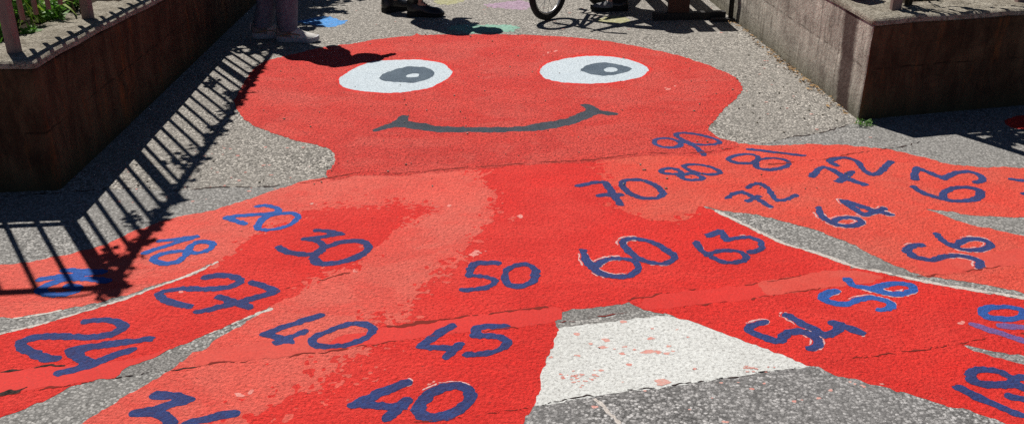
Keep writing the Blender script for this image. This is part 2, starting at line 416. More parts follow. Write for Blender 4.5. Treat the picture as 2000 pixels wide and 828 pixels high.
T5 = [(1225, 586), (1284, 575), (1360, 566), (1441, 558), (1518, 546), (1603, 529), (1671, 524), (1721, 532), (1772, 544), (1803, 549), (1904, 569), (2000, 584), (2200, 620), (2200, 745),
      (2000, 695), (1938, 685), (1881, 676), (1837, 678), (1718, 694), (1600, 712), (1587, 714), (1520, 690), (1452, 666), (1385, 641), (1334, 622), (1300, 613), (1264, 606)]
o = poly_mesh('tentacle', T5, .013, M['vivid'], octo); o['label'] = 'bright red tentacle right of the white patch'
T6 = [(1590, 712), (1718, 688), (1837, 672), (1881, 675), (1904, 687), (1955, 700), (2000, 714), (2200, 770), (2200, 900), (1965, 828), (1938, 815), (1870, 796),
      (1803, 781), (1752, 764), (1701, 751), (1634, 732), (1600, 717)]
o = poly_mesh('tentacle', T6, .0105, M['vivid'], octo); o['label'] = 'bright red tentacle at the lower right'
T7 = [(1168, 314), (1240, 303), (1308, 301), (1450, 340), (1620, 380), (1740, 398), (1810, 410), (1854, 425), (1904, 441), (1955, 451), (2000, 461), (2200, 500), (2200, 610), (2000, 572), (1887, 550),
      (1803, 539), (1765, 525), (1731, 512), (1671, 481), (1603, 453), (1534, 433), (1477, 419), (1409, 411), (1365, 403), (1350, 425), (1300, 432), (1252, 425), (1212, 408), (1185, 370), (1170, 337)]
o = poly_mesh('tentacle', T7, .014, M['orange'], octo); o['label'] = 'orange red tentacle at the middle right'
T8 = [(1300, 301), (1375, 298), (1416, 291), (1443, 281), (1477, 284), (1531, 283), (1640, 284), (1701, 290), (1735, 293), (1803, 307), (1843, 318), (1904, 326), (2000, 328), (2200, 345),
      (2200, 440), (2000, 425), (1904, 422), (1854, 413), (1810, 410), (1700, 410), (1600, 395), (1450, 360), (1330, 320)]
o = poly_mesh('tentacle', T8, .012, M['orange'], octo); o['label'] = 'orange red tentacle at the upper right'
def brushed(pts, reach, z, mat, cut, seed):
    """dry brush flecks either side of a border between two coats"""
    fn, box = strokes_field([(pts, False)], 0.0, 0.0)
    def f(X, Y):
        d = np.maximum(fn(X, Y), 0) / reach
        n = 1.1 * vnoise(X + seed, Y, .015) + .7 * vnoise(X, Y + seed, .045) + .4 * vnoise(X + seed, Y + 2 * seed, .14)
        return cut + d * .75 - n
    b = reach
    o = field_mesh('brush_marks', f, (box[0] - b, box[1] - b, box[2] + b, box[3] + b), z, M[mat], octo, .006)
    if o: o['kind'] = 'stuff'
M['scuff'] = paint('pale scuff', (.66, .23, .19), (.62, .30, .26), (.45, .06, .05), 90, .8, .6, .008, 12, .3)
EDGE_23 = [(566, 577), (590, 570), (660, 529), (725, 488), (760, 462), (794, 436), (815, 420), (831, 403)]
EDGE_12 = [(431, 506), (491, 465), (535, 448), (583, 420), (610, 410), (684, 404), (780, 399), (831, 403)]
EDGE_34 = [(740, 642), (720, 665), (700, 690), (620, 745), (520, 800), (450, 860)]
EDGE_B7 = [(1168, 318), (1185, 370), (1212, 408), (1252, 425), (1300, 432), (1350, 420)]
EDGE_78 = [(1308, 301), (1450, 345), (1620, 383), (1740, 402)]
for q, (e, m1, m2) in enumerate(((BODY_L, 'vivid', 'salmon'), (EDGE_23, 'salmon', 'vivid'), (EDGE_12, 'vivid', 'salmon'), (EDGE_34, 'salmon', 'vivid'), (EDGE_B7, 'vivid', 'orange'), (EDGE_78, 'orange', 'orange'))):
    wide = .30 if e is EDGE_34 else .13
    brushed(e, wide, .01453 + .00030 * q, m1, .12, 3 + q * 5)
    brushed(e, wide, .01467 + .00030 * q, m2, .16, 4 + q * 7)
for q, (x, y, dx) in enumerate(((943, 492, 18), (700, 528, 22), (755, 560, 14), (1560, 592, 26), (1850, 632, 30), (330, 575, 20), (1030, 420, 16), (1640, 475, 20), (860, 405, 22), (1080, 102, 12), (940, 128, 10), (1310, 172, 10), (480, 770, 24), (820, 760, 20), (1240, 470, 16))):
    brushed([(x - dx, y + 3), (x + dx, y - 3)], .07, .01973 + .00004 * q, 'scuff', .27, 40 + q * 3)
# the smooth band where the repair strip runs under the paint
poly_mesh('smooth_band', STRIP_T[:4] + [(1095, 603), (1086, 628), (960, 646), (920, 648), (855, 655), (806, 662), (709, 676), (640, 685), (660, 660), (720, 648)], 0.0160, M['band'], octo)
poly_mesh('smooth_band', [(1250, 592), (1284, 575), (1360, 566), (1441, 558), (1480, 553), (1510, 577), (1401, 592), (1300, 604), (1268, 606)], 0.0166, M['band'], octo)
poly_mesh('smooth_band', [(1480, 552), (1518, 546), (1603, 530), (1665, 528), (1700, 535), (1725, 545), (1657, 556), (1603, 564), (1508, 577)], 0.0172, M['band_pale'], octo)
poly_mesh('smooth_band', [(1790, 512), (1850, 502), (2000, 485), (2250, 455), (2250, 490), (2000, 517), (1904, 527), (1820, 538)], 0.0178, M['band_pale'], octo)
poly_mesh('smooth_band', [(-200, 765), (0, 727), (130, 713), (260, 699), (330, 683), (290, 702), (240, 722), (226, 736), (100, 755), (0, 768), (-200, 800)], 0.0184, M['band'], octo)
poly_mesh('smooth_band', [(395, 688), (480, 672), (600, 655), (640, 660), (640, 684), (580, 693), (443, 707), (385, 713)], 0.0190, M['band_pale'], octo)

def crop(cx, cy, s): return lambda p: [(cx + x / s, cy + y / s) for x, y in p]
kL, kR = crop(640, 90, 4.357), crop(1020, 90, 4.357)
def eye(white, iris, spot):
    m = np.array(white).mean(axis=0); ring = [(m[0] + (x - m[0]) * 1.05, m[1] + (y - m[1]) * 1.09) for x, y in white]
    e = poly_mesh('eye', white, .021, M['eye_white'], octo, .004)
    poly_mesh('eye_outline', ring, .0195, M['vivid'], e, .012)
    poly_mesh('iris', iris, .0235, M['iris'], e, .006)
    poly_mesh('highlight', spot, .0255, M['eye_white'], e, .006)
eye(kL([(100, 285), (130, 255), (190, 215), (280, 170), (390, 135), (520, 125), (740, 118), (860, 130), (970, 150), (1040, 200), (1057, 235), (1010, 290), (950, 320), (860, 360), (740, 385), (580, 400), (430, 398), (290, 385), (160, 365), (110, 330)]),
    kL([(440, 275), (480, 240), (560, 205), (690, 180), (830, 185), (900, 220), (908, 245), (870, 280), (790, 305), (690, 318), (560, 312), (470, 298)]),
    kL([(675, 260), (710, 240), (765, 240), (775, 255), (740, 272), (690, 272)]))
eye(kR([(150, 215), (175, 180), (250, 140), (380, 110), (520, 92), (660, 88), (800, 100), (930, 125), (1030, 165), (1075, 205), (1020, 265), (900, 290), (700, 318), (520, 322), (350, 312), (200, 280), (155, 240)]),
    kR([(500, 205), (560, 165), (680, 145), (800, 155), (900, 180), (925, 195), (880, 230), (780, 250), (700, 258), (600, 248), (520, 225)]),
    kR([(690, 205), (720, 190), (780, 188), (815, 205), (790, 222), (730, 225)]))
k2 = crop(1000, 0, 2.957)
MOUTH = kL([(385, 714), (480, 675), (550, 655), (600, 605), (640, 590), (690, 600), (690, 640), (740, 655), (830, 660), (960, 685), (1220, 690)]) + \
    k2([(0, 735), (150, 715), (300, 690), (400, 650), (430, 635), (395, 607), (450, 605), (520, 640), (622, 660), (560, 670), (510, 660), (440, 690), (350, 720), (200, 750), (0, 765)]) + \
    kL([(1220, 735), (1000, 738), (860, 730), (740, 710), (640, 690), (540, 700), (450, 725), (395, 728)])
poly_mesh('mouth', MOUTH, .021, M['mouth'], octo, .006)

# chalk guide lines beside the tentacles
for pts, hw in (([(1400, 413), (1468, 446), (1535, 477), (1603, 497), (1671, 522), (1721, 531), (1772, 543), (1850, 558), (2000, 582)], .010),
                ([(0, 652), (101, 627), (237, 586), (304, 561), (372, 537), (425, 511)], .006), ([(0, 623), (60, 618), (120, 606)], .005), ([(410, 652), (475, 624), (530, 603)], .006)):
    fn, box = strokes_field([(pts, False)], hw, .006)
    cl_ = field_mesh('chalk_line', lambda X, Y, f=fn: f(X, Y) + .008 * np.maximum(0, vnoise(X, Y, .05) + .1), box, .0185, M['chalk_white'], octo, .008); cl_['kind'] = 'stuff'

fn, box = strokes_field([([(1163, 780), (1182, 797), (1205, 822), (1222, 845)], False)], .0055, .006)
tag(field_mesh('chalk_line', lambda X, Y, f=fn: f(X, Y) + .012 * np.maximum(0, vnoise(X, Y, .05) + .15), box, .011, M['chalk_white'], None, .006), 'faint white chalk stripe on the grey asphalt below the white patch', 'chalk line')
# white patch
gx, gy = G(1300, 700)
wp = empty('painted_patch', (gx, gy, 0), 'white painted patch with red splashes under the octopus', 'painted patch')
WHITE = [(1089, 642), (1187, 630), (1284, 618), (1312, 618), (1334, 622), (1385, 641), (1452, 666), (1520, 690), (1587, 713), (1470, 731), (1360, 748), (1187, 770), (1047, 791), (1049, 770), (1057, 728), (1070, 702), (1083, 673)]
poly_mesh('white_coat', WHITE, .0100, M['white'], wp, .004)
def blots(name, spots, z, mat, parent, seed):
    """ragged splashes: one mesh of small irregular islands"""
    r = random.Random(seed); bm = bmesh.new(); z = z * ZS
    for x, y, s in spots:
        cx, cy = G(x, y); n = r.randint(7, 12); ph = r.random() * 6
        e = [r.uniform(.45, 1.15) for _ in range(n)]
        ring = [bm.verts.new((cx + math.cos(ph + 6.2832 * i / n) * s * e[i] * 1.3, cy + math.sin(ph + 6.2832 * i / n) * s * e[i] * .9, z + .000012 * len(bm.faces))) for i in range(n)]
        bm.faces.new(ring)
    bmesh.ops.triangulate(bm, faces=bm.faces)
    o = from_bm(name, bm, mat, parent)
    return o
k3 = crop(960, 560, 3.09)
sp = [(p[0], p[1], s) for p, s in zip(k3([(520, 285), (960, 312), (940, 392), (1000, 395), (1060, 402), (1070, 358), (830, 470), (690, 320), (670, 365), (520, 415), (790, 405), (1095, 390), (1120, 258), (805, 362), (660, 505), (1185, 303), (795, 212), (970, 252), (360, 425), (340, 660), (370, 675), (1225, 495), (860, 380), (740, 375), (600, 345)]),
      (.018, .020, .034, .018, .016, .014, .015, .022, .022, .014, .016, .010, .008, .012, .012, .008, .016, .009, .012, .022, .02, .01, .012, .008, .012))]
r = random.Random(3)
for _ in range(26):
    x, y = k3([(520 + r.gauss(0, 55), 548 + r.gauss(0, 18))])[0]; sp.append((x, y, r.uniform(.004, .012)))
for _ in range(22):
    x, y = k3([(1035 + r.gauss(0, 22), 575 + r.gauss(0, 14))])[0]; sp.append((x, y, r.uniform(.006, .016)))
for _ in range(14):
    x, y = k3([(r.uniform(1500, 1740), r.uniform(480, 520))])[0]; sp.append((x, y - .0, r.uniform(.004, .010)))
sp = [(s[0], s[1], s[2] * .62) for s in sp if s[1] < 765]
blots('splashes', sp, .0125, M['blot'], wp, 5)['kind'] = 'stuff'
# drips of red on the bare asphalt
r = random.Random(9); sp = []
for _ in range(22):
    sp.append((r.uniform(1080, 1750), r.uniform(745, 830), r.uniform(.003, .009)))
for _ in range(50):
    sp.append((r.uniform(150, 620), r.uniform(285, 400), r.uniform(.003, .010)))
for _ in range(40):
    sp.append((r.uniform(640, 1600), r.uniform(5, 66), r.uniform(.003, .014)))
for _ in range(30):
    sp.append((r.uniform(1450, 1700), r.uniform(110, 280), r.uniform(.003, .009)))
tag(blots('paint_drips', sp, .0085, M['blot'], None, 8), 'tiny red paint drips scattered over the bare asphalt', 'paint drips', kind='stuff')
o = poly_mesh('painted_patch', [(1960, 238), (1985, 228), (2030, 222), (2080, 232), (2040, 248), (1985, 252)], .0075, M['vivid'], None)
tag(o, 'small red paint patch in the shadow before the right wall', 'painted patch')

# ------------------------------------------------------------------ painted numbers
A, B, Cc, D = crop(380, 380, 2.957), crop(200, 560, 3.09), crop(0, 560, 3.09), crop(0, 400, 2.957)
E, Gc, Hc, I = crop(580, 560, 3.09), crop(760, 300, 2.957), crop(1100, 300, 2.957), crop(1240, 220, 2.957)
J, K, L, Mc, Nc = crop(1600, 200, 2.957), crop(1400, 380, 2.957), crop(1600, 400, 2.957), crop(1300, 548, 2.957), crop(1600, 548, 2.957)
P = lambda p: p
O, X_ = False, True
NUMS = [
 ('20', 'bright_blue', .019, 0, 'bright blue number 20 painted between the bare asphalt and the dark 30', [
   [(A([(365, 68), (420, 65), (480, 80), (480, 100), (420, 112), (300, 120), (200, 132), (188, 138), (230, 152), (290, 170)]), O)],
   [(A([(365, 185), (385, 150), (440, 122), (520, 110), (585, 114), (595, 130), (570, 165), (500, 195), (420, 206), (375, 203)]), X_)]]),
 ('30', 'blue', .023, 0, 'dark blue number 30 on the bright red tentacle, right of 20', [
   [(A([(700, 208), (780, 215), (845, 230)]), O), (A([(845, 230), (740, 245), (640, 258)]), O), (A([(640, 258), (710, 270), (745, 300), (720, 335), (650, 348), (560, 338), (510, 325), (488, 305)]), O)],
   [(A([(690, 375), (700, 345), (760, 305), (850, 275), (940, 268), (995, 285), (1005, 310), (970, 345), (890, 380), (790, 400), (720, 398)]), X_)]]),
 ('27', 'blue', .022, 0, 'dark blue number 27 with a crossed 7, between 24 and 30', [
   [(P([(404, 542), (427, 538), (453, 540), (470, 547), (461, 556), (441, 562), (400, 565), (355, 564), (323, 569), (310, 576), (320, 585), (342, 593), (368, 599)]), O)],
   [(P([(493, 552), (515, 559), (539, 570)]), O), (P([(539, 570), (508, 579), (468, 590), (424, 601), (385, 610)]), O), (P([(429, 580), (458, 591), (486, 600)]), O)]]),
 ('24', 'blue', .024, 0, 'dark blue number 24, large and lowest on the left edge', [
   [(Cc([(515, 210), (590, 203), (690, 205), (745, 240), (700, 275), (620, 298), (500, 305), (350, 300), (220, 305), (150, 325), (120, 348), (150, 375), (220, 410), (290, 435), (325, 435)]), O)],
   [(Cc([(900, 315), (760, 335), (600, 355), (425, 385)]), O), (Cc([(425, 385), (470, 425), (540, 458)]), O), (Cc([(795, 380), (650, 430), (520, 480), (355, 522)]), O)]]),
 ('18', 'bright_blue', .020, 0, 'bright blue number 18 left of the number 20', [
   [(D([(920, 212), (1010, 200), (1130, 185)]), O), (D([(1130, 185), (1000, 225), (830, 280)]), O)],
   [(P([(368, 490), (374, 480), (390, 473), (408, 473), (416, 480), (406, 489), (385, 495)]), X_), (P([(304, 511), (301, 505), (315, 497), (345, 491), (364, 492), (361, 501), (345, 512), (321, 515)]), X_)]]),
 ('16', 'bright_blue', .022, 0, 'bright blue number 16 crossed by the fence shadow', [
   [(D([(370, 380), (470, 382), (590, 388)]), O), (D([(580, 390), (450, 405), (320, 418), (235, 432)]), O)],
   [(D([(620, 440), (500, 428), (380, 432), (270, 465), (230, 495), (280, 518), (370, 518), (440, 495), (440, 475), (390, 470)]), O)]]),
 ('40', 'blue', .020, 0, 'dark blue number 40 on the salmon tentacle, left of 45', [
   [(P([(627, 616), (570, 634), (516, 652)]), O), (P([(516, 652), (545, 661), (568, 667)]), O), (P([(596, 647), (572, 657), (540, 670)]), O)],
   [(E([(90, 330), (110, 300), (200, 265), (320, 225), (400, 225), (455, 250), (440, 290), (370, 330), (280, 355), (180, 362), (110, 355)]), X_)]]),
 ('45', 'blue', .022, 0, 'dark blue number 45 below 50, just left of the white patch', [
   [(E([(935, 235), (850, 285), (745, 362)]), O), (E([(745, 362), (830, 368), (960, 375)]), O), (E([(980, 350), (940, 390), (905, 425)]), O)],
   [(P([(988, 638), (952, 638), (932, 641), (928, 655)]), O), (P([(928, 656), (955, 656), (980, 660), (991, 668), (985, 678), (965, 687), (935, 692), (912, 693)]), O)]]),
 ('40', 'blue', .025, .25, 'dark blue number 40 at the bottom edge, with a bold round 0', [
   [(E([(655, 578), (560, 615), (440, 670), (340, 712)]), O), (E([(340, 712), (450, 715), (560, 725), (640, 718)]), O), (E([(660, 690), (600, 740), (548, 792)]), O)],
   [(E([(735, 740), (750, 700), (810, 640), (900, 605), (980, 600), (1040, 630), (1045, 680), (1000, 730), (920, 775), (830, 790), (760, 780)]), X_)]]),
 ('36', 'blue', .023, 0, 'dark blue number beginning with 3, cut off by the bottom edge at the left', [
   [(B([(320, 655), (400, 655), (450, 662), (530, 680)]), O), (B([(530, 680), (440, 702), (340, 735), (200, 765)]), O), (B([(200, 765), (290, 758), (370, 778), (410, 812), (420, 850), (380, 890), (300, 915)]), O)],
   [(B([(790, 765), (680, 785), (560, 815), (480, 845), (450, 890), (500, 920), (600, 915), (640, 880), (560, 870)]), O)]]),
 ('50', 'blue', .020, .15, 'dark blue number 50 in the middle of the red body', [
   [(Gc([(625, 633), (540, 632), (490, 637)]), O), (Gc([(490, 637), (470, 665), (458, 705)]), O), (Gc([(458, 708), (530, 708), (600, 725), (610, 745), (570, 770), (500, 785), (430, 788)]), O)],
   [(Gc([(665, 720), (680, 675), (720, 650), (780, 640), (835, 660), (845, 700), (820, 745), (760, 768), (700, 762)]), X_)]]),
 ('60', 'blue', .021, .6, 'dark blue number 60 right of 50, tilted with a pale chalk outline', [
   [(Hc([(115, 560), (130, 610), (170, 660), (240, 700), (320, 712), (400, 700), (435, 660), (400, 620), (330, 607), (250, 615), (190, 650)]), O)],
   [(Hc([(345, 520), (370, 495), (440, 495), (530, 520), (600, 560), (640, 600), (610, 630), (540, 636), (460, 617), (390, 575)]), X_)]]),
 ('63', 'blue', .021, .5, 'dark blue number 63 on the bright red right of 60', [
   [(Hc([(770, 515), (800, 560), (860, 600), (930, 628), (1010, 628), (1055, 605), (1030, 572), (960, 560), (880, 568), (835, 590)]), O)],
   [(Hc([(840, 475), (910, 450)]), O), (Hc([(910, 450), (945, 500)]), O), (Hc([(945, 500), (1000, 490), (1080, 485), (1140, 510), (1145, 545), (1110, 565), (1080, 570)]), O)]]),
 ('70', 'blue', .021, .15, 'dark blue number 70 just below the neck joint, with a crossed 7', [
   [(Hc([(85, 188), (170, 170), (240, 167)]), O), (Hc([(240, 167), (280, 220), (330, 295)]), O), (Hc([(210, 243), (330, 238)]), O)],
   [(Hc([(340, 190), (350, 160), (420, 152), (490, 165), (550, 200), (575, 235), (540, 258), (460, 260), (390, 235)]), X_)]]),
 ('80', 'blue', .018, .25, 'dark blue number 80, small, between 70 and 81', [
   [(Hc([(560, 100), (610, 87), (660, 95), (680, 115), (630, 120), (580, 114)]), X_), (Hc([(680, 127), (740, 117), (800, 135), (800, 150), (740, 154), (690, 145)]), X_)],
   [(Hc([(700, 75), (740, 64), (810, 70), (880, 90), (905, 113), (850, 123), (780, 115), (725, 95)]), X_)]]),
 ('90', 'blue', .019, 0, 'dark blue number 90 straddling the neck joint, highest of the numbers', [
   [(I([(110, 175), (140, 152), (200, 152), (250, 170), (265, 192), (210, 204), (150, 198)]), X_), (I([(258, 165), (310, 178), (365, 210), (400, 248)]), O)],
   [(I([(235, 125), (300, 120), (400, 137), (475, 160), (485, 178), (430, 188), (340, 183), (270, 155)]), X_)]]),
 ('81', 'blue', .019, 0, 'dark blue number 81 right of 80, its 1 a long slanting line', [
   [(I([(540, 270), (580, 250), (650, 242), (710, 255), (700, 283), (650, 296), (580, 290)]), X_), (I([(700, 290), (720, 272), (800, 264), (870, 277), (888, 300), (840, 323), (760, 331), (705, 318)]), X_)],
   [(I([(655, 212), (800, 230), (975, 250)]), O)]]),
 ('72', 'blue', .019, .15, 'dark blue number 72, smaller, below 81 and left of 64', [
   [(I([(530, 495), (570, 470), (620, 460)]), O), (I([(620, 460), (700, 495), (780, 545)]), O), (I([(650, 512), (715, 485)]), O)],
   [(I([(655, 435), (670, 420), (720, 412), (770, 440), (800, 490), (830, 510), (880, 500), (930, 480)]), O)]]),
 ('72', 'blue', .022, .25, 'dark blue number 72, larger, between 81 and the upper 63', [
   [(P([(1586, 345), (1598, 332), (1610, 327)]), O), (P([(1610, 327), (1625, 332), (1651, 347), (1687, 361)]), O), (P([(1638, 355), (1664, 336)]), O)],
   [(J([(95, 365), (62, 342), (90, 327), (160, 322), (220, 345), (260, 395), (310, 420), (360, 395), (410, 345)]), O)]]),
 ('63', 'blue', .024, .15, 'dark blue number 63 stacked 3 over 6 near the right edge', [
   [(J([(545, 490), (590, 520), (660, 545), (760, 568), (860, 568), (930, 545), (920, 507), (850, 492), (770, 497), (725, 520), (715, 548)]), O)],
   [(J([(558, 385), (552, 445)]), O), (J([(570, 382), (640, 410), (720, 443)]), O), (J([(720, 443), (750, 425), (800, 407), (870, 402), (930, 425), (940, 452), (905, 463)]), O)]]),
 ('64', 'blue', .021, .6, 'dark blue number 64 above the right grey asphalt wedge', [
   [(K([(590, 75), (600, 115), (640, 150), (700, 178), (780, 183), (835, 165), (820, 142), (760, 132), (700, 142), (665, 162)]), O)],
   [(K([(725, 38), (790, 82), (850, 120)]), O), (K([(850, 120), (910, 105), (965, 82)]), O), (K([(750, 40), (870, 82), (1010, 118)]), O)]]),
 ('56', 'blue', .021, .6, 'dark blue number 56 with a white chalk dab, near the right edge', [
   [(L([(590, 232), (540, 240), (502, 265)]), O), (L([(502, 265), (550, 300), (640, 320), (720, 302), (800, 295), (870, 305), (925, 325), (928, 360)]), O)],
   [(L([(680, 170), (710, 205), (760, 235), (840, 262), (930, 262), (990, 240), (960, 208), (880, 197), (820, 212), (790, 240)]), O)]]),
 ('56', 'bright_blue', .022, .5, 'bright blue number 56 above 54', [
   [(L([(95, 500), (40, 515), (18, 540)]), O), (L([(18, 540), (80, 568), (170, 572), (220, 550), (300, 540), (380, 555), (420, 580), (395, 600), (350, 608)]), O)],
   [(L([(165, 435), (200, 468), (300, 486), (400, 513), (490, 513), (545, 490), (520, 462), (440, 454), (360, 467), (300, 490)]), O)]]),
 ('54', 'blue', .022, .4, 'dark blue number 54 right of the white patch', [
   [(Mc([(575, 240), (500, 260), (480, 288)]), O), (Mc([(480, 288), (560, 325), (650, 348), (700, 308), (760, 292), (830, 307), (880, 345), (880, 380), (840, 395)]), O)],
   [(Mc([(705, 203), (800, 255), (920, 318)]), O), (Mc([(920, 318), (980, 298), (1010, 268)]), O), (Mc([(968, 245), (1050, 270), (1125, 302)]), O)]]),
 ('49', 'bright_blue', .021, .3, 'bright blue number 49 cut by the right edge, its 4 violet', [
   [(Nc([(890, 255), (1030, 300), (1183, 350), (1260, 375)]), O), (Nc([(1050, 262), (1120, 268), (1240, 278)]), O)],
   [(Nc([(945, 185), (975, 160), (1060, 152), (1160, 165), (1190, 192), (1140, 218), (1050, 222), (970, 210)]), X_), (Nc([(1190, 192), (1240, 215), (1300, 240)]), O)]]),
 ('48', 'blue', .023, 0, 'dark blue number 48 at the bottom right corner', [
   [(Nc([(810, 620), (950, 690), (1183, 780), (1230, 740)]), O), (Nc([(1110, 672), (1250, 700)]), O)],
   [(Nc([(875, 560), (890, 525), (960, 512), (1050, 530), (1120, 570), (1100, 598), (1000, 600), (910, 590)]), X_), (Nc([(1115, 575), (1160, 560), (1240, 570), (1300, 610), (1260, 640), (1180, 620)]), X_)]]),
 ('54', 'blue', .020, .15, 'dark blue number at the right edge beside the stacked 63, mostly cut off', [
   [(J([(1110, 445), (1150, 452), (1200, 455), (1270, 462)]), O)], [(J([(1180, 530), (1230, 520), (1290, 510)]), O)]]),
]
for txt, mat, half, halo, label, digits in NUMS:
    allp = [p for d in digits for s in d for p in s[0]]
    cx, cy = G(sum(p[0] for p in allp) / len(allp), sum(p[1] for p in allp) / len(allp))
    root = empty('painted_number', (cx, cy, 0), label, 'painted number', 'blue numbers painted on the octopus')
    for i, d in enumerate(digits):
        fn, box = strokes_field(d, half * .76, .0050)
        m = M['violet_blue'] if (txt == '49' and i == 0) else M[mat]
        o = field_mesh('digit', fn, box, .0235 + .001 * i, m, root, .006)
        if halo and o:
            co = field_mesh('chalk_outline', lambda X, Y, f=fn: np.maximum(np.abs(f(X + .004, Y - .002) - .003) - .0030, -(vnoise(X, Y, .09) - .5 + halo * .75) * .05),
                       (box[0] - .03, box[1] - .03, box[2] + .03, box[3] + .03), .0205, M['chalk'], o, .006)
            if co: co['kind'] = 'stuff'

# ------------------------------------------------------------------ joints and cracks
def crack(pts, half, z, gap=.0, mat='joint'):
    fn, box = strokes_field([(pts, False)], 0.0, 0.0)
    def f(X, Y):
        wv = half * (1.0 + 1.7 * vnoise(X, Y, .045) + 1.5 * vnoise(X + 5, Y, .016)) - gap * np.maximum(0, vnoise(X + 9, Y + 2, .09) + .05)
        return fn(X + .012 * vnoise(X, Y, .03), Y + .016 * vnoise(X + 2, Y + 2, .022) + .012 * vnoise(X + 4, Y + 3, .07)) - wv
    o = field_mesh('asphalt_crack', f, box, z, M[mat], None, .004)
    return tag(o, kind='structure')
crack(SEAM[:9], .0030, .0263, .010)
crack(SEAM[8:13], .0034, .0264, .008, 'red_joint')
crack(SEAM[12:18], .0048, .0265, .006, 'red_joint')
crack(SEAM[17:22], .0036, .0266, .010, 'red_joint')
crack(SEAM[21:26], .0036, .0267, .006)
crack([(1500, 322), (1544, 318), (1612, 310), (1681, 298)], .0028, .0268, .012, 'red_joint')
crack([(1681, 298), (1735, 291), (1776, 284), (1800, 276)], .0030, .0269, .006)
crack(STRIP_T[:4], .0046, .0271, .006, 'red_joint')
crack(STRIP_T[5:11], .0020, .0273, .012, 'red_joint')
crack(STRIP_B[5:12], .0018, .0275, .008, 'red_joint')
crack(STRIP_B[11:17], .0020, .0276, .008, 'red_joint')
crack(STRIP_B[14:20], .0028, .0277, .006, 'red_joint')
crack(STRIP_B[19:22], .0030, .0278, .004)
crack(STRIP_B[21:24], .0022, .0279, .006, 'red_joint')
crack([(0, 727), (60, 718), (130, 712)], .0030, .0281, .008)
crack([(0, 769), (30, 764), (52, 757)], .0075, .0283)
crack(CUT[1:5], .0014, .0285, .0, 'red_joint')
crack(CUT[4:9], .0016, .0286)
crack(CUT[8:13], .0016, .0287, .0, 'red_joint')
crack([(1790, 541), (1816, 539), (1904, 527), (2000, 517), (2100, 505)], .0024, .0288, .004, 'red_joint')
crack([(540, 570), (590, 555), (640, 545), (700, 527)], .0020, .0289, .012, 'red_joint')

# ------------------------------------------------------------------ chalk drawings further back
k4, k5 = crop(460, 0, 5.913), crop(720, 0, 6.667)
tag(poly_mesh('painted_patch', k4([(720, 250), (900, 215), (1050, 190), (1210, 235), (1290, 250), (1220, 290), (1100, 315), (960, 310), (820, 280)]), .005, M['c_blue'], None, .012),
    'blue paint patch on the ground behind the white sneakers', 'painted patch')
tag(poly_mesh('chalk_patch', k5([(1080, 345), (1480, 325), (1850, 330), (1950, 370), (1850, 415), (1550, 425), (1150, 420)]), .005, M['c_mint'], None, .02),
    'pale mint chalk patch above the top of the octopus head', 'chalk patch')
tag(poly_mesh('chalk_patch', [(948, 10), (985, 4), (1028, 3), (1045, 12), (1020, 20), (975, 17)], .005, M['c_pink'], None, .02),
    'pale pink chalk patch beside the bicycle wheel', 'chalk patch')
tag(poly_mesh('chalk_patch', [(1160, 38), (1190, 34), (1222, 35), (1228, 42), (1190, 46)], .005, M['c_yellow'], None, .02),
    'pale yellow chalk patch between the bicycle shadow and the bench', 'chalk patch')
tag(poly_mesh('chalk_patch', [(846, 4), (880, -4), (905, 2), (890, 9), (860, 11)], .005, M['c_yellow'], None, .02),
    'faint yellow chalk patch behind the black boots', 'chalk patch')

# ------------------------------------------------------------------ walls
def solid(name, foot, z0, z1, mat, parent, bevel=0.0, seg=2, sub=0, rough=0.0):
    bm = bmesh.new()
    f = bm.faces.new([bm.verts.new((x, y, z0)) for x, y in foot])
    e = bmesh.ops.extrude_face_region(bm, geom=[f])
    for v in e['geom']:
        if isinstance(v, bmesh.types.BMVert): v.co.z = z1
    if bevel:
        ed = [q for q in bm.edges if min(v.co.z for v in q.verts) > z1 - 1e-4 or abs(q.verts[0].co.z - q.verts[1].co.z) > .01]
        bmesh.ops.bevel(bm, geom=ed, offset=bevel, segments=seg, affect='EDGES', profile=.5)
    bmesh.ops.triangulate(bm, faces=[q for q in bm.faces if len(q.verts) > 4])
    if sub:
        for _ in range(sub):
            bmesh.ops.subdivide_edges(bm, edges=[q for q in bm.edges if q.calc_length() > .10], cuts=1, use_grid_fill=True)
        for v in bm.verts:
            v.co += Vector((vnoise(v.co.y * 3 + v.co.z, v.co.x * 3, .11), vnoise(v.co.x * 3, v.co.y + v.co.z, .13), vnoise(v.co.x * 2 + 4, v.co.y * 2, .09))) * rough
    return from_bm(name, bm, mat, parent)
LC, LI = Vector((-1.965, 3.88)), Vector((0.0, 1.0))      # left corner, direction of its inner face
LF = Vector((-1.0, -.10)).normalized()
RC, RI = Vector((1.80, 4.785)), Vector((-.096, 1.0)).normalized()
RF = Vector((1.0, .25)).normalized()
TH = .30
def wall_foot(c, inner, front, grow=0.0, li=7.0, lf=4.0):
    side = 1 if front.x > 0 else -1
    ni = Vector((inner.y, -inner.x)) * side; nf = Vector((-front.y, front.x)) * side     # into the wall
    def meet(p, d, q, e):
        t = ((q.x - p.x) * e.y - (q.y - p.y) * e.x) / (d.x * e.y - d.y * e.x); return p + d * t
    o = meet(c - ni * grow, inner, c - nf * grow, front)
    b = meet(c + ni * (TH + grow), inner, c + nf * (TH + grow), front)
    return [o, o + inner * li, o + inner * li + ni * (TH + 2 * grow), b, o + front * lf + nf * (TH + 2 * grow), o + front * lf], ni, nf
LZ, RZ = .58, .53
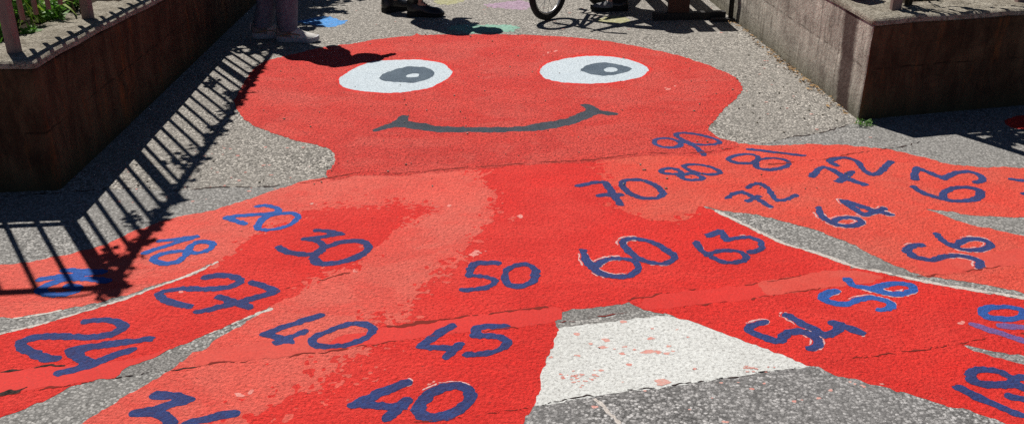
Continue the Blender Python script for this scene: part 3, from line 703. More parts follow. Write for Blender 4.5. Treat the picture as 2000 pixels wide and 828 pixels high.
def fall(o, k=-.055):
    """the left wall's top runs slightly downhill away from the street"""
    base = o.parent.location.y if o.parent else 0.0; bz = o.parent.location.z if o.parent else 0.0
    for v in o.data.vertices:
        if v.co.z + bz > .2: v.co.z += (k if v.co.z + bz < 1.2 else k - .07) * max(0.0, min(4.0, v.co.y + base - 4.0))
    return o
fl, lni, lnf = wall_foot(LC, LI, LF); fr, rni, rnf = wall_foot(RC, RI, RF)
lw = empty('retaining_wall', (LC.x, LC.y, 0), 'low dark brown concrete wall at the left, stained and in shadow', 'wall')
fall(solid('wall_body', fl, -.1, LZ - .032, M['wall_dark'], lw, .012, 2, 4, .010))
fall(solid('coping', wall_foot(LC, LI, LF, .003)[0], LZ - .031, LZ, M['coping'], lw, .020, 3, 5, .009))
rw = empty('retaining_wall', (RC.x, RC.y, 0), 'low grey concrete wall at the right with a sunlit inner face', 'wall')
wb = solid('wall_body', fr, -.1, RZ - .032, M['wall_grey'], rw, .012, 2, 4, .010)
wb.data.materials.append(M['wall_dark'])            # street side takes the left wall's stained brown, partly shade put into the colour
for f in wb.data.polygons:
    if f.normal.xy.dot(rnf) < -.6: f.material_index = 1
solid('coping', wall_foot(RC, RI, RF, .003)[0], RZ - .031, RZ, M['coping'], rw, .020, 3, 5, .016)
def soil(name, c, i, f, ni, nf, z):
    b = c + ni * .15 + nf * .15
    pts = [b, b + i * 7, b + i * 7 + f * 9, b + f * 9]
    bm = bmesh.new(); fc = bm.faces.new([bm.verts.new((p.x, p.y, z)) for p in pts])
    return tag(from_bm(name, bm, M['soil']), kind='structure')
soil('garden_soil', LC, LI, LF, lni, lnf, LZ - .07); soil('garden_soil', RC, RI, RF, rni, rnf, RZ - .05)

# ------------------------------------------------------------------ fences
def box_between(bm, a, b, wx, wy=None, up=Vector((0, 0, 1))):
    a, b = Vector(a), Vector(b); d = (b - a).normalized(); wy = wy or wx
    s = d.cross(up) if abs(d.dot(up)) < .9 else d.cross(Vector((0, 1, 0)))
    s.normalize(); t = d.cross(s).normalized()
    ring = lambda p: [bm.verts.new(p + s * wx * x / 2 + t * wy * y / 2) for x, y in ((-1, -1), (1, -1), (1, 1), (-1, 1))]
    r0, r1 = ring(a), ring(b)
    bm.faces.new(r0[::-1]); bm.faces.new(r1)
    for q in range(4): bm.faces.new((r0[q], r0[(q + 1) % 4], r1[(q + 1) % 4], r1[q]))
def tube(bm, pts, rad, n=8, closed=False):
    P_ = [Vector(p) for p in pts]; R = rad if isinstance(rad, list) else [rad] * len(P_); rings = []
    m = len(P_)
    for i, p in enumerate(P_):
        d = (P_[(i + 1) % m] - P_[i - 1]) if closed else (P_[min(i + 1, m - 1)] - P_[max(i - 1, 0)])
        d.normalize(); s = d.cross(Vector((0, 0, 1)))
        if s.length < .15: s = d.cross(Vector((0, 1, 0)))
        s.normalize(); t = s.cross(d)
        rings.append([bm.verts.new(p + (s * math.cos(6.28318 * q / n) + t * math.sin(6.28318 * q / n)) * R[i]) for q in range(n)])
    for i in range(m if closed else m - 1):
        a, b = rings[i], rings[(i + 1) % m]
        for q in range(n): bm.faces.new((a[q], a[(q + 1) % n], b[(q + 1) % n], b[q]))
    if not closed: bm.faces.new(rings[0][::-1]); bm.faces.new(rings[-1])
def fence(label, runs, posts, z, top):
    b = posts[0]
    root = empty('iron_fence', (b[0], b[1], z), label, 'fence')
    for p in posts:
        bm = bmesh.new(); box_between(bm, (p[0], p[1], z - .03), (p[0], p[1], z + top + .10), .048)
        bmesh.ops.bevel(bm, geom=bm.edges[:], offset=.006, segments=1, affect='EDGES')
        from_bm('post', bm, M['fence'], root)
    for a, e in runs:
        a, e = Vector((*a, 0)), Vector((*e, 0)); d = (e - a).normalized(); Ln = (e - a).length
        for zz, ht in ((z + .29, .024), (z + top, .035)):
            bm = bmesh.new(); box_between(bm, a + Vector((0, 0, zz)), e + Vector((0, 0, zz)), .026, ht)
            from_bm('rail', bm, M['fence'], root)
        n = int(Ln / .125)
        for i in range(1, n + 1):
            p = a + d * (i * .125)
            if min((p.xy - Vector(q[:2])).length for q in posts) < .045 or i * .125 > Ln - .03: continue
            bm = bmesh.new(); tube(bm, [p + Vector((0, 0, z + .115)), p + Vector((0, 0, z + top))], .0115, 8)
            from_bm('bar', bm, M['fence'], root, True)
    return root
TOP = 1.29
lb = Vector((-2.095, 4.00)); rb = Vector((1.975, 4.985))
lend, lfe = lb + LI * 4.6, lb + LF * 2.2
lf_ = fence('faded brown iron bar fence standing on the left wall', [(lb, lend), (lb, lfe)],
      [lb, lb + LI * .765, lb + LI * 2.25, lb + LI * 3.4, lend, lb + LF * 1.1, lfe], LZ, TOP)
for o in lf_.children: fall(o)
bm = bmesh.new()
for q in (.05,):
    a = lb + LF * q; pts = []
    for i in range(9):
        t = math.pi * i / 8; pp = a + LF * (.105 - .105 * math.cos(t)); pts.append((pp.x, pp.y, LZ + TOP + .015 + .085 * math.sin(t)))
    tube(bm, pts, .007, 6)
from_bm('arch', bm, M['fence'], lf_, True)
rfe = rb + RF * 3.0
fence('faded brown iron bar fence standing on the right wall', [(rb, rfe)], [rb, rb + RF * .755, rb + RF * 1.9, rfe], RZ, TOP)

# ------------------------------------------------------------------ plants
def leaves(bm, pts, size, rnd, up=.4, aspect=.5):
    for p in pts:
        d = Vector((rnd.gauss(0, 1), rnd.gauss(0, 1), rnd.gauss(0, .6) + up)).normalized()
        s = d.cross(Vector((rnd.gauss(0, 1), rnd.gauss(0, 1), rnd.gauss(0, 1)))).normalized()
        n = s.cross(d); L_ = size * rnd.uniform(.6, 1.3); w_ = L_ * aspect * .5; p = Vector(p)
        a = bm.verts.new(p); m1 = bm.verts.new(p + d * L_ * .5 + s * w_ + n * L_ * .06); m2 = bm.verts.new(p + d * L_ * .5 - s * w_ + n * L_ * .06)
        c_ = bm.verts.new(p + d * L_ * .5); t = bm.verts.new(p + d * L_ - n * L_ * .12)
        bm.faces.new((a, m1, c_)); bm.faces.new((m1, t, c_)); bm.faces.new((t, m2, c_)); bm.faces.new((m2, a, c_))
def blade(bm, base, tip, wd, sag, n=5):
    base, tip = Vector(base), Vector(tip); d = tip - base; s = d.cross(Vector((0, 0, 1)))
    s = s.normalized() if s.length > 1e-4 else Vector((1, 0, 0)); prev = None
    for i in range(n + 1):
        t = i / n; p = base + d * t + Vector((0, 0, sag * math.sin(math.pi * t))); h = wd * math.sin(math.pi * min(1, .25 + t * .75)) * .5 + .0006
        cur = (bm.verts.new(p - s * h), bm.verts.new(p + s * h))
        if prev: bm.faces.new((prev[0], prev[1], cur[1], cur[0]))
        prev = cur
def shrub(label, cx, cy, z, rx, ry, h, n, size, mat, seed, cat='shrub', name='leafy_shrub', aspect=.5, keep=None):
    r_ = random.Random(seed); root = empty(name, (cx, cy, z), label, cat)
    bm = bmesh.new(); pts = []
    cl = [(r_.gauss(0, .45) * rx, r_.gauss(0, .45) * ry, r_.uniform(.1, 1.0) * h, r_.uniform(.10, .24) * min(max(rx, h), 2.2 * max(rx, ry))) for _ in range(max(6, n // 60))]
    while len(pts) < n:
        c_ = r_.choice(cl); p = (cx + c_[0] + r_.gauss(0, .5) * c_[3], cy + c_[1] + r_.gauss(0, .5) * c_[3], z + max(.01, c_[2] + r_.gauss(0, .5) * c_[3]))
        if keep is None or keep(p): pts.append(p)
    leaves(bm, pts, size, r_, .4, aspect); from_bm('foliage', bm, mat, root)
    bm = bmesh.new()
    for c_ in cl[:10]:
        tube(bm, [(cx + c_[0] * .2, cy + c_[1] * .2, z - .02), (cx + c_[0] * .6, cy + c_[1] * .6, z + c_[2] * .55), (cx + c_[0], cy + c_[1], z + c_[2])], [.008, .006, .003], 5)
    from_bm('stem', bm, M['stem'], root)
    return root
def behind_l(p):    # stays on the garden side of the coping
    return (Vector(p[:2]) - LC).dot(lni) > .25 and (Vector(p[:2]) - LC).dot(lnf) > .27
def behind_r(p):
    return (Vector(p[:2]) - RC).dot(rni) > .26 and (Vector(p[:2]) - RC).dot(rnf) > .26
shrub('low bright green leafy plant beside the left corner post', -2.40, 4.42, .50, .20, .28, .20, 1100, .045, M['leaf'], 1, 'plant', 'garden_plant', keep=behind_l)
shrub('low spreading plant under the second left post', -2.25, 4.98, .50, .22, .32, .16, 900, .045, M['leaf'], 2, 'plant', 'garden_plant', keep=behind_l)
shrub('dense green plant behind the fence bars at the far left', -2.75, 4.95, .50, .34, .34, .34, 1500, .050, M['leaf'], 3, 'plant', 'garden_plant', keep=behind_l)
shrub('yellow green plant furthest left behind the fence bars', -2.95, 5.35, .50, .42, .42, .50, 1500, .055, M['leaf_light'], 31, 'plant', 'garden_plant', keep=behind_l)
# arching long leaves next to the second post, with a bud
r_ = random.Random(4)
root = empty('lily_plant', (-2.30, 4.74, .5), 'plant with long arching pale green leaves and small blooms near the left coping', 'plant')
bm = bmesh.new()
for i in range(16):
    a = r_.uniform(0, 6.28); Ln = r_.uniform(.10, .22); b0 = (-2.30 + r_.uniform(-.03, .03), 4.74 + r_.uniform(-.03, .03), .53)
    blade(bm, b0, (b0[0] + math.cos(a) * Ln, b0[1] + math.sin(a) * Ln, .56 + r_.uniform(0, .06)), .020, .07)
from_bm('leaf_tuft', bm, M['leaf_light'], root)
bm = bmesh.new(); leaves(bm, [(-2.40 + r_.uniform(-.012, .012), 4.70 + r_.uniform(-.012, .012), .66) for _ in range(9)], .028, r_, .6, .7); from_bm('bloom', bm, M['petal'], root)
bm = bmesh.new(); leaves(bm, [(-2.245 + r_.uniform(-.01, .01), 4.76 + r_.uniform(-.01, .01), .645) for _ in range(9)], .028, r_, .6, .7); from_bm('bloom', bm, M['petal_white'], root)
r_ = random.Random(5); root = empty('grass_clump', (-2.55, 4.35, .5), 'clump of tall lit grass blades behind the corner post', 'grass')
bm = bmesh.new()
for i in range(130):
    b0 = (-2.62 + r_.gauss(0, .16), 4.62 + r_.gauss(0, .18), .50)
    if behind_l(b0): blade(bm, b0, (b0[0] + r_.gauss(0, .09), b0[1] + r_.gauss(0, .09), .50 + r_.uniform(.12, .40)), .010, .02)
from_bm('blades', bm, M['leaf_light'], root)
# right garden
shrub('dark bushy plant climbing the corner post of the right fence', 2.06, 5.08, .46, .13, .08, .95, 520, .060, M['leaf_dark'], 6, 'shrub', 'climbing_shrub')
shrub('green leafy plant behind the right coping, between the posts', 2.42, 5.42, .48, .26, .16, .26, 600, .050, M['leaf'], 7, 'plant', 'garden_plant', keep=behind_r)
shrub('dark low plant behind the right coping at the second post', 2.85, 5.52, .48, .28, .18, .30, 600, .050, M['leaf_dark'], 8, 'plant', 'garden_plant', keep=behind_r)
shrub('leafy plant spilling through the right fence bars', 2.30, 5.12, .70, .12, .05, .40, 70, .050, M['leaf'], 17, 'plant', 'climbing_shrub')
shrub('tall dark unseen hedge added behind the right wall', 3.2, 8.6, .46, .7, 1.2, 1.3, 2600, .075, M['leaf_dark'], 18, 'hedge', 'hedge', keep=behind_r)  # out of view, added to block sky light and deepen the shadows
# the vine on the left fence's top rail
r_ = random.Random(12); root = empty('rose_vine', (lb.x, lb.y, LZ), 'rose vine running along the top rail of the left fence', 'vine')
bm = bmesh.new(); pts = []
for i in range(900):
    t = r_.uniform(-.04, 2.9)
    dens = .5 + vnoise(t, 1.3, .12) + .5 * vnoise(t, 4.1, .31)
    if r_.random() > max(.12, dens): continue
    p = lb + LI * t + Vector((r_.gauss(0, .020), r_.gauss(0, .02))); pts.append((p.x, p.y, LZ + TOP + r_.gauss(0, .018) * (1.7 if dens > .8 else 1)))
for cl_t, cz, n_, s_ in ((.10, 1.06, 30, .03), (1.00, 1.02, 30, .03), (.40, 1.02, 26, .03), (1.95, .70, 26, .03), (2.0, 1.22, 60, .05), (.02, 1.28, 60, .04)):
    for _ in range(n_):
        p = lb + LI * (cl_t + r_.gauss(0, s_)); pts.append((p.x + r_.gauss(0, .02), p.y, LZ + cz + r_.gauss(0, s_)))
leaves(bm, pts, .046, r_, .1, .85); fall(from_bm('foliage', bm, M['leaf'], root))
bm = bmesh.new(); path = []
for i in range(60):
    t = i / 59 * 2.6; p = lb + LI * t; path.append((p.x + .02 * math.cos(t * 30), p.y, LZ + TOP + .03 * math.sin(t * 30)))
tube(bm, path, .006, 5); fall(from_bm('stem', bm, M['stem'], root, True))
# hedge further up the left wall: it keeps the ground behind the sneakers in shade
root = empty('hedge', (-2.1, 8.2, LZ - .08), 'tall dense hedge behind the far end of the left wall', 'hedge')
r_ = random.Random(21); bm = bmesh.new(); pts = []
while len(pts) < 9500:
    t = r_.uniform(3.05, 6.5); q = r_.uniform(.0, .9); hz = r_.uniform(0, 1)
    top = (1.0 + .30 * (t - 3.05)) * (1 + .35 * vnoise(t, q, .22))
    p = LC + LI * t + lni * (q + .02); pts.append((p.x, p.y, LZ + hz * min(top, 1.9)))
leaves(bm, pts, .11, r_, .2, .75); from_bm('foliage', bm, M['leaf_dark'], root)
# grass at the foot of the right wall and dry straw along it
def tuft(label, px, py, n, hh, mat, seed):
    r_ = random.Random(seed); cx, cy = G(px, py); root = bpy.data.meshes.new('grass_tuft'); bm = bmesh.new()
    for i in range(n):
        b0 = (cx + r_.gauss(0, .018), cy + r_.gauss(0, .014), .004)
        blade(bm, b0, (b0[0] + r_.gauss(0, .03), b0[1] + r_.gauss(0, .02), hh * r_.uniform(.4, 1)), .005, .005, 4)
    return tag(from_bm('grass_tuft', bm, mat), label, 'grass')
tuft('small green grass tuft at the corner of the right wall', 1685, 245, 34, .034, M['leaf'], 3)
r_ = random.Random(14); bm = bmesh.new()
for i in range(420):
    t = r_.uniform(.05, 2.1); q = abs(r_.gauss(0, .035)) + .004
    p = RC + RI * t - rni * q; a = r_.uniform(0, 6.28); s_ = r_.uniform(.006, .022)
    if r_.random() > .35 + .5 * math.exp(-((t - .9) / .5) ** 2): continue
    e = Vector((math.cos(a), math.sin(a), 0)); f_ = Vector((-e.y, e.x, 0)) * r_.uniform(.12, .4); z0 = r_.uniform(.004, .012); pc = Vector((p.x, p.y, z0))
    bm.faces.new([bm.verts.new(v) for v in (pc - e * s_, pc + f_ * s_ + Vector((0, 0, .004)), pc + e * s_, pc - f_ * s_)])
tag(from_bm('dry_leaves', bm, M['straw']), 'dry brown leaf litter along the foot of the right wall', 'leaf litter', kind='stuff')
bm = bmesh.new()
for i in range(260):
    px, py = r_.uniform(150, 1700), r_.uniform(20, 370)
    if r_.random() < .3: px, py = r_.uniform(1450, 1660), r_.uniform(60, 250)
    x, y = G(px, py); s_ = r_.uniform(.002, .0055)
    mtx = Matrix.Translation((x, y, .004)) @ Matrix.Rotation(r_.uniform(0, 6), 4, 'Z') @ Matrix.Diagonal((s_ * 1.4, s_, s_ * .8, 1))
    bmesh.ops.create_icosphere(bm, subdivisions=1, radius=1, matrix=mtx)
tag(from_bm('grit', bm, M['coping']), 'loose grit and pebbles on the asphalt', 'grit', kind='stuff')

# ------------------------------------------------------------------ people
def rot2(v, a): return Vector((v.x * math.cos(a) - v.y * math.sin(a), v.x * math.sin(a) + v.y * math.cos(a), v.z))
def loft(bm, rings, cap=True, close=True):
    R = [[bm.verts.new(p) for p in r] for r in rings]; n = len(R[0])
    for a, b in zip(R[:-1], R[1:]):
        for q in range(n if close else n - 1): bm.faces.new((a[q], a[(q + 1) % n], b[(q + 1) % n], b[q]))
    if cap: bm.faces.new(R[0][::-1]); bm.faces.new(R[-1])
def outline(t, L_, wd):      # half widths (outer, inner) of a shoe along its length, 0 = heel, 1 = toe
    prof = [(0, .40), (.06, .62), (.2, .78), (.4, .76), (.6, .92), (.75, 1.0), (.88, .88), (.96, .62), (1.0, .34)]
    for (a, x), (b, y) in zip(prof[:-1], prof[1:]):
        if t <= b: return wd * (x + (y - x) * (t - a) / (b - a))
    return wd * .34
def shoe(parent, heel, ang, L_, wd, style):
    """heel: back of the sole on the ground; ang: heading in the ground plane"""
    root = bpy.data.objects.new('shoe', None); C.objects.link(root); root.parent = parent
    base = Vector(heel); root.location = base - parent.location
    W = lambda x, y, z: base + rot2(Vector((x * L_, y, z * L_ / .28)), ang)
    ts = [0, .03, .08, .16, .26, .38, .5, .62, .74, .84, .92, .97, 1.0]
    sole_h = lambda t: (.036 - .010 * t + (.004 * math.sin(t * 9))) if style != 'boot' else (.032 if t < .36 else .024)
    bm = bmesh.new(); rings = []
    for t in ts:
        h = sole_h(t); wv = outline(t, L_, wd) * 1.06; lift = .012 * max(0, (t - .8) / .2) ** 2 + (.006 if style == 'boot' and .3 < t < .42 else 0)
        rings.append([W(t, -wv * .92, lift), W(t, -wv, lift + h * .5), W(t, -wv * .96, lift + h), W(t, wv * .96, lift + h), W(t, wv, lift + h * .5), W(t, wv * .92, lift)])
    loft(bm, rings); from_bm('sole', bm, M['black_rubber'] if style != 'sneaker' else M['shoe_sole'], root, False)
    top = {'sneaker': [(0, .095), (.08, .105), (.2, .088), (.34, .098), (.42, .105), (.52, .085), (.64, .066), (.76, .055), (.88, .048), (.96, .036), (1, .02)],
           'low': [(0, .085), (.1, .092), (.25, .08), (.4, .095), (.52, .08), (.65, .062), (.78, .054), (.9, .046), (.96, .035), (1, .02)],
           'boot': [(0, .12), (.1, .13), (.25, .13), (.38, .125), (.48, .098), (.58, .078), (.68, .070), (.8, .066), (.9, .058), (.96, .044), (1, .024)]}[style]
    def th(t):
        for (a, x), (b, y) in zip(top[:-1], top[1:]):
            if t <= b: return x + (y - x) * (t - a) / (b - a)
        return top[-1][1]
    def upper(t0, t1, name, mat, grow=1.0, n=14):
        bm = bmesh.new(); rings = []
        for i in range(n + 1):
            t = t0 + (t1 - t0) * i / n; wv = outline(t, L_, wd) * .97 * grow; z0 = sole_h(t) * .7 + .012 * max(0, (t - .8) / .2) ** 2; h = (th(t) - z0) * grow
            ring = []
            for q in range(13):
                a = math.pi * q / 12
                sx = math.copysign(abs(math.cos(a)) ** .75, math.cos(a))
                nar = 1.0 - .28 * math.sin(a) ** 2
                ring.append(W(t, wv * sx * nar, z0 + h * math.sin(a) ** .8))
            rings.append(ring)
        loft(bm, rings); return from_bm(name, bm, mat, root, True)
    if style == 'sneaker':
        upper(.005, .60, 'heel_panel', M['shoe_mauve']); upper(.55, .995, 'toe_panel', M['shoe_white'], 1.012)
        upper(.36, .62, 'tongue', M['shoe_white'], 1.03, 8)
        for sgn in (-1, 1):
            bm = bmesh.new(); pts = [W(t, sgn * outline(t, L_, wd) * (.99 - .05 * t), .036 + .020 * math.sin((t - .05) * 4.2)) for t in [.10 + .05 * i for i in range(11)]]
            tube(bm, pts, .004, 5); from_bm('side_stripe', bm, M['gold_trim'], root, True)
        bm = bmesh.new(); tube(bm, [W(-.01, 0, .05), W(-.03, 0, .08), W(-.005, 0, .105)], .006, 6); from_bm('pull_tab', bm, M['shoe_white'], root, True)
        lm = M['shoe_white']
    elif style == 'boot':
        upper(.005, .995, 'upper', M['black_leather']); upper(.76, .998, 'toe_cap', M['black_leather'], 1.02, 8); lm = M['lace']
        bm = bmesh.new(); rings = []
        for z, rx, ry in ((.10, .17, .044), (.14, .165, .046), (.19, .165, .048), (.235, .175, .052), (.242, .165, .048)):
            rings.append([W(.20 + rx * math.cos(6.283 * q / 14), ry * math.sin(6.283 * q / 14), z) for q in range(14)])
        loft(bm, rings); from_bm('shaft', bm, M['black_leather'], root, True)
    else:
        upper(.005, .45, 'heel_panel', M['black_leather']); upper(.42, .995, 'toe_panel', M['grey_leather'], 1.01); lm = M['lace']
    bm = bmesh.new()
    for i in range(4):
        t = .42 + .055 * i; wv = outline(t, L_, wd) * .5
        z = th(t) + .003
        tube(bm, [W(t, -wv, z - .010), W(t + .015, 0, z + .002), W(t, wv, z - .010)], .0032, 5)
    from_bm('laces', bm, lm, root, True)
    return root
def skinmesh(name, verts, edges, radii, mat, parent, sub=2):
    me = bpy.data.meshes.new(name); me.from_pydata([tuple(v) for v in verts], edges, [])
    o = bpy.data.objects.new(name, me); C.objects.link(o)
    o.modifiers.new('s', 'SKIN'); o.modifiers.new('d', 'SUBSURF').levels = sub
    for v, r0 in zip(me.skin_vertices[0].data, radii):
        v.radius = r0 if isinstance(r0, tuple) else (r0, r0)
    me.skin_vertices[0].data[0].use_root = True
    dg = bpy.context.evaluated_depsgraph_get(); dg.update()
    m2 = bpy.data.meshes.new_from_object(o.evaluated_get(dg)); bpy.data.objects.remove(o)
    return link(name, m2, mat, parent, True)
def person(label, feet, ang, hips, chest, neck, head, knees, hands, mats, shoes, cuff_r=.055, cuff_z=.10, bulk=1.0):
    """joints in world coordinates; feet = two (heel, angle)"""
    mid = (Vector(feet[0][0]) + Vector(feet[1][0])) / 2
    root = empty('person', (mid.x, mid.y, 0), label, 'person')
    side = rot2(Vector((0, 1, 0)), ang); fw = rot2(Vector((1, 0, 0)), ang)
    hips, chest, neck, head = map(Vector, (hips, chest, neck, head))
    ank = [Vector(f[0]) + rot2(Vector((.075, 0, .10)), f[1]) for f in feet]
    hipj = [hips - side * .075, hips + side * .075]; sh = [chest - side * .15, chest + side * .15]
    V, Ed, Rr = [hips, (hips + chest) / 2, chest, neck, head - (head - neck) * .35, head + (head - neck) * .35], [(0, 1), (1, 2), (2, 3), (3, 4), (4, 5)], [.105, .10, .105, .045, .078, .070]
    for i in (0, 1):
        n0 = len(V); V += [hipj[i], Vector(knees[i]), ank[i], ank[i] + rot2(Vector((.09, 0, -.06)), feet[i][1])]
        Ed += [(0, n0), (n0, n0 + 1), (n0 + 1, n0 + 2), (n0 + 2, n0 + 3)]; Rr += [.075, .050, .033, .028]
        n0 = len(V); hd = Vector(hands[i]); el = (sh[i] + hd) / 2 - fw * .05 + (sh[i] - chest) * .35
        dr = (hd - el).normalized()
        V += [sh[i], el, hd, hd + dr * .045]; Ed += [(2, n0), (n0, n0 + 1), (n0 + 1, n0 + 2), (n0 + 2, n0 + 3)]; Rr += [.048, .034, .023, (.030, .016)]
        pal = n0 + 3; s2 = dr.cross(side if abs(dr.dot(side)) < .8 else fw).normalized()
        for q in range(4):
            m0 = len(V); b = V[pal] + s2 * (.024 - .016 * q) + dr * .02; ln = (.028, .034, .036, .030)[q]
            V += [b, b + dr * ln, b + dr * ln * 1.7 + side * .012]; Ed += [(pal, m0), (m0, m0 + 1), (m0 + 1, m0 + 2)]; Rr += [.0085, .008, .0065]
        m0 = len(V); b = hd + s2 * .028 + dr * .012
        V += [b, b + dr * .03 + s2 * .016]; Ed += [(n0 + 2, m0), (m0, m0 + 1)]; Rr += [.010, .008]
    body = skinmesh('body', V, Ed, Rr, M['skin'], root)
    hd_d = (head - neck).normalized(); face = (fw - hd_d * fw.dot(hd_d)).normalized(); hs = hd_d.cross(face)
    bm = bmesh.new()
    for sg in (-1, 1):
        bmesh.ops.create_uvsphere(bm, u_segments=10, v_segments=8, radius=.011, matrix=Matrix.Translation(head + face * .070 + hs * sg * .030))
    from_bm('eyes', bm, M['eye_dark'], body, True)
    bm = bmesh.new(); bmesh.ops.create_cone(bm, segments=8, radius1=.016, radius2=.006, depth=.045, cap_ends=True, matrix=Matrix.Translation(head + face * .082 - hd_d * .018) @ hd_d.to_track_quat('Z', 'Y').to_matrix().to_4x4())
    for sg in (-1, 1):
        bmesh.ops.create_uvsphere(bm, u_segments=8, v_segments=8, radius=.02, matrix=Matrix.Translation(head + hs * sg * .080 - hd_d * .015))
    from_bm('ears_and_nose', bm, M['skin'], body, True)
    bm = bmesh.new(); bmesh.ops.create_uvsphere(bm, u_segments=20, v_segments=14, radius=.100, matrix=Matrix.Translation(head - face * .018 + hd_d * .028))
    for v in bm.verts:
        q = v.co - head; v.co += q.normalized() * .012 * vnoise(q.x * 9, q.y * 9 + q.z * 5, .12)
    bmesh.ops.delete(bm, geom=[v for v in bm.verts if (v.co - head).dot(face) > .055 and (v.co - head).dot(hd_d) < .055], context='VERTS')
    from_bm('hair', bm, M['hair'], root, True)
    # shirt and trousers
    V = [hips + (chest - hips) * .1, (hips + chest) / 2, chest, chest + (neck - chest) * .6]; Ed = [(0, 1), (1, 2), (2, 3)]; Rr = [.122 * bulk, .118 * bulk, .122 * bulk, .062]
    for i in (0, 1):
        n0 = len(V); hd = Vector(hands[i]); el = (sh[i] + hd) / 2 - fw * .05 + (sh[i] - chest) * .35
        V += [sh[i], el, el + (hd - el) * .75]; Ed += [(2, n0), (n0, n0 + 1), (n0 + 1, n0 + 2)]; Rr += [.062, .046, .036]
    skinmesh('shirt', V, Ed, Rr, mats[1], root)
    bm = bmesh.new()
    for i in (0, 1):
        a = ank[i].copy(); a.z = cuff_z; kn, hp = Vector(knees[i]), hipj[i]; rings = []
        rr = random.Random(i + int(label.__len__()))
        for s_ in range(25):
            t = s_ / 24
            c_ = a.lerp(kn, t / .5) if t < .5 else kn.lerp(hp, (t - .5) / .5)
            rad = (cuff_r + .010 * t / .5) if t < .5 else (cuff_r + .010 + .032 * (t - .5) / .5)
            ring = []
            for q in range(18):
                an = 6.28318 * q / 18
                wr = 1 + .16 * vnoise(an * .6 + i * 3, t * 5 + s_ * .02, .35) + .07 * vnoise(an + 5, t * 9, .2)
                ring.append(c_ + (fw * math.cos(an) * 1.08 + side * math.sin(an)) * rad * wr)
            rings.append(ring)
        loft(bm, rings, False)
    rings = []
    for t, rd in ((-.35, .09), (-.15, .125), (.1, .130), (.3, .122)):
        c_ = hips + (chest - hips).normalized() * t * .4
        up = (chest - hips).normalized(); f2 = (fw - up * fw.dot(up)).normalized()
        rings.append([c_ + (f2 * math.cos(6.283 * q / 18) + side * 1.12 * math.sin(6.283 * q / 18)) * rd for q in range(18)])
    loft(bm, rings); from_bm('trousers', bm, mats[0], root, True)
    for (heel, a2), st_ in zip(feet, shoes): shoe(root, heel, a2, .28 if st_ != 'boot' else .27, .050, st_)
    return root
# person at the left wall, bent forward over the ground
hx, hy = G(542, 81); h2, h2y = G(494, 75)
person('person in grey trousers and pale sneakers leaning forward beside the left wall', [((hx, hy, .002), math.radians(-2)), ((h2, h2y, .002), math.radians(6))], 0.0,
       (-1.58, 6.43, .72), (-1.42, 6.42, .93), (-1.35, 6.42, .96), (-1.26, 6.42, .94), [(-1.47, 6.37, .44), (-1.58, 6.48, .44)], [(-1.12, 6.38, .80), (-1.34, 6.48, .50)],
       (M['jeans'], M['tshirt']), ('sneaker', 'sneaker'), .060, .080, 1.15)
hx, hy = G(796, 32); h2, h2y = G(748, 26)
person('person in black boots and black trousers bending above the octopus head', [((hx, hy, .002), math.radians(-3)), ((h2, h2y, .002), math.radians(40))], 0.0,
       (-.76, 7.12, .58), (-.64, 7.11, .82), (-.58, 7.10, .86), (-.50, 7.09, .86), [(-.62, 7.05, .36), (-.74, 7.17, .36)], [(-.46, 7.00, .46), (-.50, 7.20, .44)],
       (M['black_cloth'], M['hoodie']), ('boot', 'boot'), .060, .20, 1.35)
hx, hy = G(1226, 21); h2, h2y = G(1296, -22)
person('person in dark trousers and grey topped shoe beside the bicycle', [((hx, hy, .002), math.radians(182)), ((h2 - .10, h2y, .002), math.radians(190))], math.pi,
       (.80, 7.36, .56), (.74, 7.30, .92), (.73, 7.28, 1.00), (.71, 7.26, 1.14), [(.72, 7.26, .34), (.74, 7.52, .34)], [(.40, 7.00, .64), (.36, 7.22, .64)],
       (M['black_cloth'], M['green_shirt']), ('low', 'low'), .052, .07)

# ------------------------------------------------------------------ children's bicycle
bx, by = G(1070, 40)
dv = Vector((.68, .73, 0)).normalized()       # from the front wheel to the rear wheel
bk = empty('child_bicycle', (bx, by, 0), 'small black bicycle with one wheel showing at the top edge', 'bicycle')
Rw = .195
def wheel(c):
    c = Vector(c); hub = c + Vector((0, 0, Rw)); ax = Vector((-dv.y, dv.x, 0))
    circ = lambda r_, n: [hub + (dv * math.cos(6.28318 * i / n) + Vector((0, 0, 1)) * math.sin(6.28318 * i / n)) * r_ for i in range(n)]
    wh = bpy.data.objects.new('wheel', None); C.objects.link(wh); wh.parent = bk; wh.location = c - bk.location
    bm = bmesh.new(); tube(bm, circ(Rw - .022, 48), .0225, 10, True); from_bm('tyre', bm, M['black_rubber'], wh, True)
    bm = bmesh.new(); tube(bm, circ(Rw - .046, 48), .009, 8, True); from_bm('rim', bm, M['metal'], wh, True)
    bm = bmesh.new(); tube(bm, [hub - ax * .045, hub - ax * .02, hub + ax * .02, hub + ax * .045], [.012, .022, .022, .012], 10); from_bm('hub', bm, M['metal'], wh, True)
    rp = circ(Rw - .05, 16); bm = bmesh.new()
    for i, p in enumerate(rp): tube(bm, [hub + ax * (.018 if i % 2 else -.018), p], .0016, 4)
    from_bm('spokes', bm, M['metal'], wh)
    return hub, ax
f0 = Vector((bx, by, .002)); r0 = f0 + dv * .62
hubf, ax = wheel(f0); hubr, ax = wheel(r0)
up = Vector((0, 0, 1)); crown = hubf + dv * .06 + up * .235; stem_ = hubf + dv * .10 + up * .40; bb = f0 + dv * .36 + up * .17; seat_ = f0 + dv * .45 + up * .47
bm = bmesh.new()
for a, b, r_ in ((crown + up * .06, bb, .016), (crown + up * .09, seat_ - up * .14 - dv * .03, .014), (bb, seat_ - up * .02, .014), (crown - up * .01, crown + up * .13 + dv * .03, .018)): tube(bm, [a, b], r_, 8)
